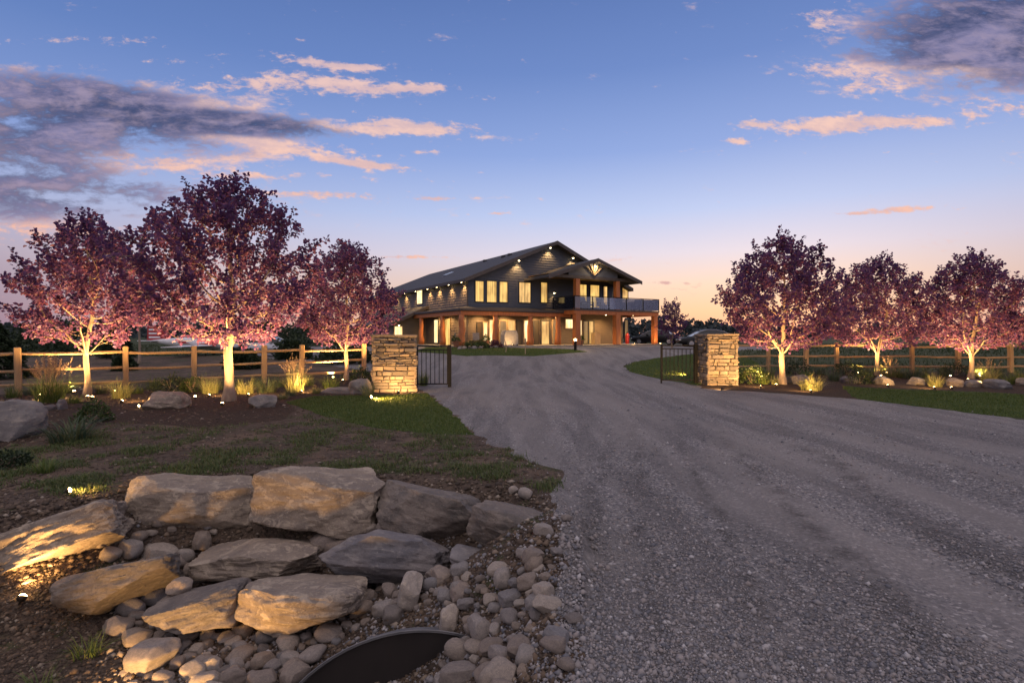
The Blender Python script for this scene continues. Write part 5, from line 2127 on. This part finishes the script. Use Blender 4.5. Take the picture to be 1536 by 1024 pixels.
    MB().box(gx - hw + 0.5, gx + hw - 0.5, by + 0.03, by + 0.21, tz - 0.22, tz - 0.004).build('header_beam', M['fascia'], t)
    # glowing truss ornament
    orn = MB()
    for (a, b) in (((-0.72, gp - gz - 0.52), (0, -0.62 + gp - gz - 0.52)), ((0.72, gp - gz - 0.52), (0, -0.62 + gp - gz - 0.52)), ((0, gp - gz - 0.22), (0, -0.6 + gp - gz - 0.52)), ((-0.36, gp - gz - 0.36), (0, -0.55 + gp - gz - 0.52)), ((0.36, gp - gz - 0.36), (0, -0.55 + gp - gz - 0.52))):
        orn.tube([(gx + a[0], by - 0.05, gz + a[1]), (gx + b[0], by - 0.05, gz + b[1])], [0.06, 0.035], 6)
    ornament = orn.build('gable_ornament', M['frame_tan'], t)
    point_at(ornament, (gx, by - 0.30, gp - 0.55), 16)
    MB().lathe([(0.02, -0.05), (0.06, -0.02), (0.05, 0.06)], 10, Matrix.Translation((gx, by - 0.14, gp - 0.42))).build('lamp_bulb', M['soffit_lens'], ornament)

    # corner wall to the right of the balcony
    # timber posts ------------------------------------------------------
    def post(X, Y, z0, z1, rw=0.17, log=False, seed=0):
        mb = MB()
        if log:
            r = random.Random(seed)
            n = 7
            pts = [(X + r.uniform(-0.05, 0.05) * (0 < i < n - 1), Y + r.uniform(-0.05, 0.05), z0 + (z1 - z0) * i / (n - 1)) for i in range(n)]
            rr = [rw * (1.5 - 0.55 * (i / (n - 1)) ** 0.6 + r.uniform(-0.06, 0.06)) for i in range(n)]
            mb.tube(pts, rr, 12)
            mb.build('log_post', M['timber'], t, True)
        else:
            mb.box(X - rw, X + rw, Y - rw, Y + rw, z0, z1)
            mb.build('timber_post', M['timber'], t, bevel=0.03)
    for i, px in enumerate((743, 795, 837)):
        post(hp(px, 500, -1.33)[0], -1.33, 0.05, 2.278, 0.19, True, i)
    post(-1.10, -1.33, 0.05, 2.278, 0.20, True, 9)
    for i, px in enumerate((664, 632)):
        post(-1.10, hs(px, 500, -1.10)[0], 0.05, 2.278, 0.17, True, 11 + i)
    xl, xr = hp(865, 480, by + .25)[0], hp(925, 480, by + .25)[0]
    for X in (xl, xr):
        post(X, by + 0.25, 0.05, bz - 0.185, 0.24)
        post(X, by + 0.25, bz + 0.002, tz - 0.225, 0.20)
    post(bx1 - 0.35, by + 0.25, 0.05, bz - 0.41, 0.20)
    post(bx1 - 0.35, 8.4, 0.05, bz - 0.41, 0.20)

    # soffit lights
    def soffit(X, Y, z, energy=12, tgt=None, size=110, lens='soffit_lens'):
        o = MB().lathe([(0.09, 0.05), (0.09, -0.02), (0.075, -0.05)], 12, Matrix.Translation((X, Y, z))).build('soffit_light', M['bronze'], t)
        MB().lathe([(0.072, -0.052), (0.06, -0.085), (0.03, -0.105), (0.002, -0.11)], 10, Matrix.Translation((X, Y, z))).build('lens', M[lens], o)
        spot_at(o, (X, Y, z - 0.16), tgt or (X, Y, z - 3), energy, size, 0.8)
        return o
    for px in (826, 860, 779):
        X, _ = hp(px, 390, -0.35)
        z = PK - abs(X - Wd / 2) * sl - 0.14
        soffit(X, -0.32, z, 70, (X, -0.1, z - 3))
    for px in (592, 606, 623, 641, 655, 673, 692):
        Y, _ = hs(px, 420, -0.3)
        soffit(-0.30, Y, EV - 0.17, 75, (-0.15, Y, 0))
    soffit(hp(832, 425, -0.3)[0], -0.25, 4.35, 14)
    soffit(hp(934, 413, -1.2)[0], -0.45, tz - 0.05, 34)
    soffit(hp(909, 474, -1.2)[0], -1.2, bz - 0.24, 120, size=165)
    soffit(hp(880, 474, -2.0)[0], -2.0, bz - 0.24, 90, size=140)
    soffit(hp(945, 474, -1.2)[0], -1.6, bz - 0.24, 70, size=140)
    # porch lights, assumed from the lit beams and posts
    for X in (1.0, 3.2, 6.0, 7.4):
        soffit(X, -0.75, 2.56, 78, size=165)
    for Y in (0.8, 3.0, 5.2):
        soffit(-0.62, Y, 2.56, 62, size=160)
    soffit(-2.6, lean0 - 0.25, 1.72, 14, size=130)
    # slab
    sb = MB()
    sb.box(-1.7, 17.4, -3.4, -0.04, -0.5, 0.05)
    sb.box(-1.7, -0.04, -0.037, lean0 + 0.04, -0.5, 0.05)
    sb.build('patio_slab', M['concrete'], t)
    return t, dict(by=by, bz=bz, lean0=lean0)


m_, nt_, b_ = mat_new('sky_pane')
b_.inputs['Base Color'].default_value = (0.3, 0.35, 0.45, 1)
b_.inputs['Roughness'].default_value = 0.08
M['sky_pane'] = m_
M['pane_dark'] = lit_pane('pane_dark', (0.5, 0.3, 0.12), 0.05, 3.0, 0.2)
HOUSE, HI = house()


def hw(X, Y, z):
    return HM @ Vector((X, Y, z))


# things standing at the house
def house_things():
    # balcony chairs
    def lounge(X, Y, z, rz, label):
        t = thing('lounge_chair', label, 'chair', hw(X, Y, z), HA + rz, 'lounge chairs on the balcony')
        MB().box(-0.33, 0.33, -0.35, 0.35, 0.34, 0.46).build('seat', M['cushion'], t, bevel=0.03)
        Mb = Matrix.Translation((0, 0.33, 0.44)) @ Matrix.Rotation(R(-24), 4, 'X')
        MB().box(-0.33, 0.33, -0.04, 0.07, 0, 0.72, Mb).build('backrest', M['grey_cloth'], t, bevel=0.03)
        for sx in (-0.36, 0.36):
            MB().box(sx - 0.03, sx + 0.03, -0.36, 0.4, 0.58, 0.63).build('armrest', M['black_metal'], t)
            for sy in (-0.33, 0.36):
                MB().box(sx - 0.025, sx + 0.025, sy - 0.025, sy + 0.025, 0, 0.58).build('leg', M['black_metal'], t)
    lounge(9.7, -2.2, HI['bz'], R(10), 'grey balcony lounge chair nearer the fat corner post')
    lounge(11.3, -2.2, HI['bz'], R(-15), 'grey balcony lounge chair in the middle of the glass rail')
    lounge(15.4, -1.9, HI['bz'], R(-60), 'dark balcony lounge chair near the far corner of the rail')
    # covered grill
    X, _ = hp(764, 500, -2.2)
    t = thing('barbecue', 'barbecue under a grey cover on the patio', 'barbecue', hw(X, -2.2, 0.05), HA)
    MB().prism([(-0.62, 0.0), (0.62, 0.0), (0.60, 0.80), (0.48, 1.12), (-0.48, 1.12), (-0.60, 0.80)], 'y', -0.3, 0.3).build('cover', M['grey_cloth'], t, bevel=0.05)
    for s in (-1, 1):
        MB().lathe([(0.06, -0.03), (0.07, 0.0), (0.06, 0.03)], 12, Matrix.Translation((s * 0.5, -0.31, 0.03)) @ Matrix.Rotation(R(90), 4, 'X')).build('wheel', M['rubber'], t)
    # patio chairs
    def patio_chair(X, Y, rz, label):
        t = thing('patio_chair', label, 'chair', hw(X, Y, 0.05), HA + rz, 'patio chairs under the porch')
        MB().box(-0.25, 0.25, -0.25, 0.25, 0.40, 0.45).build('seat', M['grey_cloth'], t)
        MB().box(-0.25, 0.25, 0.22, 0.26, 0.45, 0.95).build('backrest', M['grey_cloth'], t)
        for sx in (-0.23, 0.23):
            for sy in (-0.23, 0.23):
                MB().box(sx - 0.02, sx + 0.02, sy - 0.02, sy + 0.02, 0, 0.40).build('leg', M['black_metal'], t)
    Y, _ = hs(686, 510, -0.6)
    patio_chair(-0.65, 0.2, R(70), 'grey patio chair round the corner of the porch')
    patio_chair(0.3, -0.9, R(-20), 'grey patio chair just inside the corner post')
    # planters
    for i, (px, YY, lab) in enumerate([(684, -2.0, 'clay planter of small shrubs at the porch corner post'), (729, -2.0, 'clay planter below the lit narrow window'), (871, -2.7, 'clay planter at the foot of the fat square post')]):
        X, _ = hp(px, 510, YY)
        t = thing('planter', lab, 'planter', hw(X, YY, 0.05 if i != 0 else 0.0), 0, 'clay planters at the house')
        MB().lathe([(0.16, 0), (0.22, 0.34), (0.25, 0.36), (0.25, 0.40), (0.20, 0.40)], 14).build('pot', M['terracotta'], t)
        f = obj('foliage', clump_leaves(200 + i, 0.3, 0.3, 0.4, 160, 0.10, 0.38), M['green_leaf'], t)
    # white storage box
    X, _ = hp(896, 505, -1.2)
    t = thing('storage_box', 'pale upright box beside the patio door under the balcony', 'box', hw(X, -1.0, 0.05), HA)
    MB().box(-0.32, 0.32, -0.25, 0.25, 0, 0.92).build('body', M['frame_tan'], t, bevel=0.02)
    MB().box(-0.34, 0.34, -0.27, 0.27, 0.925, 0.98).build('lid', M['frame_tan'], t, bevel=0.01)
    # red gas can
    X, _ = hp(941, 505, -0.5)
    t = thing('gas_cylinder', 'red gas cylinder standing at the end wall under the balcony', 'gas cylinder', hw(X, -0.5, 0.05), HA)
    MB().lathe([(0.14, 0), (0.17, 0.05), (0.17, 0.75), (0.12, 0.92), (0.05, 0.96)], 16).build('body', M['red_paint'], t, True)
    MB().lathe([(0.05, 0.962), (0.05, 1.04), (0.03, 1.06)], 10).build('valve', M['black_metal'], t)
    # bollard light on the island edge
    p = G(863, 525.5)
    t = thing('bollard_light', 'short black bollard lamp at the tip of the house lawn', 'bollard lamp', p)
    MB().lathe([(0.09, 0), (0.09, 0.62), (0.08, 0.63)], 14).build('post', M['black_metal'], t)
    MB().lathe([(0.075, 0.632), (0.075, 0.74), (0.06, 0.745)], 14).build('lens', M['lens'], t)
    MB().lathe([(0.10, 0.747), (0.10, 0.78), (0.02, 0.81)], 14).build('cap', M['black_metal'], t)
    point_at(t, (0, 0, 1.0), 10)
    # marker post
    p = G(788, 531)
    t = thing('marker_post', 'thin pale marker stake on the house lawn', 'stake', p)
    MB().box(-0.03, 0.03, -0.03, 0.03, -0.05, 0.95).build('stake', M['frame_tan'], t)
    MB().box(-0.055, 0.055, -0.036, -0.032, 0.70, 0.92).build('plate', M['frame_tan'], t)
    p = G(758.5, 528)
    t = thing('garden_sign', 'small leaning wooden stake at the bed of the house', 'stake', p, 0.3)
    MB().tube([(0, 0, -0.05), (0.05, 0, 0.4), (-0.10, 0, 0.85)], [0.03, 0.028, 0.02], 6).build('stake', M['frame_tan'], t)
    # stones and small plants edging the porch
    r = random.Random(31)
    me = rock_mesh('edging_stone', 301, (2, 2, 2), 0.1, 6, 0.8, 0.04, 2)
    for i in range(16):
        px = 678 + i * 5.2 + r.uniform(-1.5, 1.5)
        X, _ = hp(px, 515, -2.6)
        o = obj('edging_stone', me, M['cobble'])
        q = hw(X, -3.75 + r.uniform(-0.25, 0.25), 0)
        s = r.uniform(0.10, 0.2)
        o.location = ground(q.x, q.y, s * 0.3)
        o.scale = (s, s, s * 0.8)
        o.rotation_euler = (0, 0, r.uniform(0, 6))
        tag(o, 'pale rounded stone edging the flower bed before the porch', 'stone', 'edging stones of the porch bed')
    for i, (px, lab) in enumerate([(700, 'low flowering bush beside the corner post of the porch'), (737, 'low bush with reddish leaves under the lit narrow window'), (716, 'low dark bush between the corner post and the curved log post')]):
        X, _ = hp(px, 515, -3.0)
        q = hw(X, -3.6, 0)
        t = thing('bush', lab, 'bush', ground(q.x, q.y), 0, 'bushes along the porch')
        obj('foliage', clump_leaves(220 + i, 0.5, 0.4, 0.5, 420, 0.11), M['green_leaf' if i != 1 else 'plum_dark'], t)


house_things()


# ------------------------------------------------------------------ cars and the aircraft
def car(px, depth, rz, paint, label, lamps=True):
    x = (px - 768) / F * depth
    t = thing('parked_car', label, 'car', ground(x, depth), rz, 'cars parked behind the gateway')
    # body: sections along the length (x), each a closed ring
    prof = [(-2.35, 0.45, 0.62, 0.62), (-2.25, 0.30, 0.78, 0.78), (-1.6, 0.24, 0.92, 0.88), (-0.6, 0.22, 0.95, 0.92), (0.5, 0.22, 0.95, 0.92), (1.3, 0.24, 0.86, 0.90), (2.0, 0.28, 0.76, 0.82), (2.3, 0.36, 0.64, 0.68)]
    vs, fs = [], []
    n = 10
    for (xx, zl, zh, hwid) in prof:
        ring = [(-hwid, zl + .08), (-hwid * 0.9, zl), (hwid * 0.9, zl), (hwid, zl + .08), (hwid * 1.02, (zl + zh) / 2), (hwid * 0.98, zh - .08), (hwid * 0.82, zh), (-hwid * 0.82, zh), (-hwid * 0.98, zh - .08), (-hwid * 1.02, (zl + zh) / 2)]
        vs += [(xx, a, b) for a, b in ring]
    for i in range(len(prof) - 1):
        for k in range(n):
            k2 = (k + 1) % n
            fs.append((i * n + k, i * n + k2, (i + 1) * n + k2, (i + 1) * n + k))
    fs += [tuple(range(n)), tuple((len(prof) - 1) * n + k for k in reversed(range(n)))]
    MB().add(vs, fs).build('body', M[paint], t, True)
    cab = [(-1.85, 0.92, 0.70, 0.92), (-1.15, 1.28, 0.62, 0.93), (-0.55, 1.42, 0.58, 0.94), (0.15, 1.43, 0.58, 0.94), (0.65, 1.28, 0.62, 0.93), (1.35, 0.90, 0.70, 0.86)]
    vs, fs = [], []
    for (xx, zt, wt, zb) in cab:
        vs += [(xx, -0.84, zb - 0.06), (xx, -wt, zt), (xx, wt, zt), (xx, 0.84, zb - 0.06)]
    for i in range(len(cab) - 1):
        for k in range(3):
            fs.append((i * 4 + k, i * 4 + k + 1, (i + 1) * 4 + k + 1, (i + 1) * 4 + k))
    fs += [(0, 1, 2, 3), (23, 22, 21, 20)]
    MB().add(vs, fs).build('windows', M['dark_glass'], t)
    rv = []
    for (xx, zt, wt, zb) in cab[1:5]:
        rv += [(xx, -wt - 0.015, zt - 0.02), (xx, -wt * 0.8, zt + 0.028), (xx, wt * 0.8, zt + 0.028), (xx, wt + 0.015, zt - 0.02)]
    rf = []
    for i in range(3):
        for k in range(3):
            rf.append((i * 4 + k, i * 4 + k + 1, (i + 1) * 4 + k + 1, (i + 1) * 4 + k))
    MB().add(rv, rf).build('roof', M[paint], t, True)
    for sy in (-1, 1):
        mb = MB()
        for a, b in zip(cab[:-1], cab[1:]):
            mb.tube([(a[0], sy * (a[2] + 0.01), a[1] + 0.005), (b[0], sy * (b[2] + 0.01), b[1] + 0.005)], 0.03, 5)
        mb.build('window_trim', M['car_silver'], t)
        for xx in (-1.45, 1.42):
            Mw = Matrix.Translation((xx, sy * 0.80, 0.33)) @ Matrix.Rotation(R(90), 4, 'X')
            w = MB().lathe([(0.22, -0.11), (0.31, -0.10), (0.33, -0.06), (0.33, 0.06), (0.31, 0.10), (0.22, 0.11)], 20, Mw).build('wheel', M['rubber'], t, True)
            MB().lathe([(0.02, -0.118), (0.2, -0.112), (0.21, 0.112), (0.02, 0.118)], 14, Mw).build('rim', M['car_silver'], w)
        MB().box(0.55, 0.72, sy * 0.92 - 0.08, sy * 0.92 + 0.08, 0.93, 1.05).build('wing_mirror', M[paint], t, bevel=0.02)
        Mh = Matrix.Translation((2.2, sy * 0.52, 0.60))
        MB().box(-0.10, 0.10, -0.16, 0.16, -0.05, 0.06, Mh).build('headlight', M['headlamp'] if lamps else M['white_paint'], t, bevel=0.02)
        MB().box(-2.36, -2.2, sy * 0.52 - 0.15, sy * 0.52 + 0.15, 0.62, 0.72).build('tail_light', M['red_paint'], t, bevel=0.02)
    return t


car(1060, 43, R(176), 'car_black', 'black saloon car whose roof shows above the pillar by the broad forked tree', False)
car(984, 52, R(150), 'car_black', 'dark car with pale glints under the far end of the balcony', False)
car(398, 36, R(6), 'car_silver', 'pale car parked beyond the fence between the thick trunk and the pillar', False)


def aircraft():
    d = 38.0
    x = (232 - 768) / F * d
    t = thing('light_aircraft', 'parked light aircraft with a red tail of white stripes, beyond the fence', 'aircraft', ground(x, d), R(-4))
    # fuselage from the tail (x = 0) to the nose
    sec = [(-0.3, 0.98, 0.06, 0.10), (0.6, 0.96, 0.13, 0.2), (1.8, 0.90, 0.26, 0.32), (3.0, 0.88, 0.40, 0.42), (4.2, 0.86, 0.44, 0.45), (5.2, 0.84, 0.40, 0.40), (5.8, 0.82, 0.26, 0.28), (6.1, 0.82, 0.06, 0.07)]
    n = 14
    vs, fs = [], []
    for (xx, zc, hwid, hh) in sec:
        for k in range(n):
            a = 2 * math.pi * k / n
            vs.append((xx, hwid * math.cos(a), zc + hh * math.sin(a)))
    for i in range(len(sec) - 1):
        for k in range(n):
            k2 = (k + 1) % n
            fs.append((i * n + k, i * n + k2, (i + 1) * n + k2, (i + 1) * n + k))
    fs += [tuple(range(n)), tuple((len(sec) - 1) * n + k for k in reversed(range(n)))]
    MB().add(vs, fs).build('fuselage', M['white_paint'], t, True)
    st = MB()
    for sy in (-1, 1):
        st.add([(2.0, sy * 0.335, 0.84), (4.9, sy * 0.462, 0.72), (4.9, sy * 0.470, 0.88), (2.0, sy * 0.300, 1.0)], [(0, 1, 2, 3)])
    st.build('side_stripe', M['red_paint'], t)
    # fin with stripes
    fin = MB()
    fin.prism([(-0.55, 1.0), (0.95, 1.05), (0.55, 2.02), (-0.50, 2.05)], 'y', -0.05, 0.05)
    fo = fin.build('tail_fin', M['red_paint'], t)
    sb = MB()
    for zz in (1.20, 1.47, 1.74):
        for sy in (-1, 1):
            y0 = sy * 0.0525
            sb.add([(-0.40, y0, zz), (0.45, y0, zz + 0.01), (0.48, y0, zz + 0.06), (0.40, y0, zz + 0.11), (-0.40, y0, zz + 0.12)], [(0, 1, 2, 3, 4)])
    sb.build('stripe', M['white_paint'], fo)
    MB().box(-0.35, 0.35, -1.2, 1.2, 0.98, 1.04).build('tailplane', M['white_paint'], t, bevel=0.015)
    wg = MB()
    wg.prism([(3.2, 0.60), (4.6, 0.62), (4.7, 0.67), (4.2, 0.72), (3.2, 0.64)], 'y', -3.6, 3.6)
    wg.build('wing', M['white_paint'], t)
    cv = [(2.5, 1.22, 0.1), (3.0, 1.42, 0.30), (3.6, 1.52, 0.34), (4.2, 1.48, 0.33), (4.8, 1.20, 0.2)]
    vs, fs = [], []
    for (xx, zt, wd) in cv:
        for k in range(7):
            a = math.pi * k / 6
            vs.append((xx, wd * math.cos(a), 1.15 + (zt - 1.15) * math.sin(a)))
    for i in range(len(cv) - 1):
        for k in range(6):
            fs.append((i * 7 + k, i * 7 + k + 1, (i + 1) * 7 + k + 1, (i + 1) * 7 + k))
    MB().add(vs, fs).build('canopy', M['dark_glass'], t, True)
    pr = MB()
    for s in (-1, 1):
        Mx = Matrix.Translation((6.15, 0, 0.82)) @ Matrix.Rotation(R(20) + (math.pi if s < 0 else 0), 4, 'X')
        pr.box(-0.02, 0.02, -0.05, 0.05, 0.04, 0.85, Mx)
    pr.lathe([(0.11, 0), (0.09, 0.12), (0.01, 0.25)], 12, Matrix.Translation((6.1, 0, 0.82)) @ Matrix.Rotation(R(90), 4, 'Y'))
    pr.build('propeller', M['black_metal'], t)
    for (xx, yy, z1) in ((5.0, 0, 0.5), (3.6, 1.1, 0.62), (3.6, -1.1, 0.62)):
        MB().tube([(xx, yy, 0.18), (xx, yy, z1)], 0.035, 6).build('undercarriage_leg', M['black_metal'], t)
        MB().lathe([(0.08, -0.06), (0.17, -0.05), (0.18, 0), (0.17, 0.05), (0.08, 0.06)], 16, Matrix.Translation((xx, yy + 0.09, 0.17)) @ Matrix.Rotation(R(90), 4, 'X')).build('wheel', M['rubber'], t, True)


aircraft()


# ------------------------------------------------------------------ garden spotlights
def gl(px, py_, target, e, label, size=100, r=0.055, lift=0.0):
    p = G(px, py_, lift)
    return garden_lamp(p, target, e, label, size, r)


def up(p, z, dx=0, dy=0):
    return Vector((p.x + dx, p.y + dy, p.z + z))


UP = 150
TREE_LAMPS = [(1, 131.5, 600, 0.0, 0.7, 'left one of the twin lamps at the foot of the slim trunk'), (1, 137.5, 600.5, 0.7, 0.7, 'right one of the twin lamps at the foot of the slim trunk'),
              (2, 333, 611, 0.0, 1.15, 'lamp in the mulch before the thickest trunk'), (3, 514, 574, 0.0, 0.75, 'assumed lamp behind the long flat rock, below the tree by the pillar'),
              (4, 1164, 581, 0.1, 0.85, 'lamp at the foot of the forked trunk'), (5, 1322, 567, 0.0, 0.7, 'lamp close to the foot of the smallest trunk'),
              (6, 1452, 572.5, 0.0, 0.75, 'lamp close to the foot of the last trunk'), (7, 1590, 580, 0.0, 0.9, 'assumed lamp under the tree cut by the picture edge')]  # the lamps labelled assumed are out of sight
for k, px, py_, dx, e, lab in TREE_LAMPS:
    gl(px, py_, up(TP[k], 2.8, dx, 0.25), UP * e, lab, 100, 0.055)
NAMES = {1: 'slim trunk', 2: 'thickest trunk', 3: 'trunk by the pillar', 4: 'forked trunk', 5: 'smallest trunk', 6: 'last trunk'}
for k in NAMES:  # extra lamps behind the trunks, added to brighten the crowns
    for sx, side in ((-1, 'left'), (1, 'right')):
        w_ = (0.62 if k != 2 else 1.1)
        x_, y_ = TP[k].x + sx * w_, TP[k].y + 0.30
        garden_lamp(ground(x_, y_), up(TP[k], 3.0, sx * 0.85, 0.2), UP * (1.0 if k != 2 else 1.5), 'added lamp brightening the crown from the %s of the %s' % (side, NAMES[k]), 118, 0.045)
# pillars
pc = G(597, 592)
gl(597, 592, (pc.x + 0.0, pc.y + 0.9, 0.75), 34, 'lamp on the grass before the face of the pillar by the house', 165)
pc = G(1083, 583)
gl(1083, 586, (pc.x + 0.15, pc.y + 1.0, 0.8), 46, 'assumed lamp before the face of the pillar by the forked tree', 115)  # hidden lamp, assumed from the lit pillar face
gl(1032, 563, up(G(1032, 563), 0.3, -1.5, 1.5), 30, 'assumed lamp behind the open gate lighting the lawn', 150)  # unseen lamp, assumed from the patch of lit grass
# tufts and rocks; lamps labelled assumed are unseen, inferred from the lit tufts
for (px, py_, e, lab) in [(181, 606, 22, 'assumed lamp in the tuft by the slim trunk'), (312, 597, 26, 'assumed lamp in the pale tuft beside the thick trunk'), (371, 596, 22, 'assumed lamp in the yellow green tuft past the thick trunk'),
                         (451, 591, 28, 'lamp beside the plumed grass'), (554, 598, 26, 'lamp in the pale tuft at the pillar corner'), (1142, 583, 24, 'lamp before the yellow green grass by the pillar'),
                         (1217, 590, 34, 'lamp inside the brightest tuft at the drive edge'), (1333, 581.5, 5, 'lamp on the rock before the pale tuft'), (1403, 585, 24, 'assumed lamp before the bright tuft near the lawn'),
                         (1429, 585, 7, 'lamp lighting the tan boulder'), (1477, 580, 26, 'lamp at the tall spiky tuft')]:
    q = G(px, py_)
    if px == 554:
        gl(px, py_, up(q, 0.25, 0.8, -0.12), e * 2.4, lab, 160, 0.05)
        continue
    gl(px, py_, up(q, 0.45, 0.05, 0.45), e * 2.1, lab, 155, 0.05)
gl(205, 612, up(G(245, 612), 0.25, 0.1, 0.2), 16, 'lamp shining along the flat pale boulder', 90, 0.04)
gl(60, 596, up(G(75, 600), 0.9, 0.1, 0.3), 60, 'assumed lamp behind the feathery grass', 150, 0.05)  # unseen, assumed for the golden light on the fence
# rock bank
q = W(30, 884, 4.75)
q.z = height(q.x, q.y) + 0.03
garden_lamp(q, W(95, 770, 5.3), 11, 'lamp low on the dark slope lighting the leaning slab', 120, 0.04)
q = G(98, 742)
garden_lamp(q, q + Vector((0.5, 0.2, 0.15)), 7, 'lamp on the bare soil above the leaning slab', 140, 0.035)
q = ground(-2.75, 2.9)  # out of view, assumed from the warm light on the rock faces
garden_lamp(q, W(440, 770, 6.2), 40, 'assumed unseen lamp at the bottom of the bank aimed at the square block', 85, 0.045)
q = G(985, 517.5)
garden_lamp(HM @ Vector((16.2, -3.9, 0.0)), HM @ Vector((16.6, -2.8, 2.0)), 22, 'lamp on the ground at the last balcony post', 140, 0.07)
garden_lamp(HM @ Vector((13.6, -3.6, 0.06)), HM @ Vector((13.3, -2.0, 0.6)), 16, 'lamp on the patio beside the second square post', 150, 0.06)
garden_lamp(HM @ Vector((2.0, -3.4, 0.06)), HM @ Vector((1.8, -1.4, 1.6)), 22, 'lamp at the foot of the curved log post', 140, 0.05)

for o in list(bpy.data.objects):
    if o.type == 'MESH' and o.parent is None and 'category' not in o.keys() and 'kind' not in o.keys():
        print('UNTAGGED', o.name)
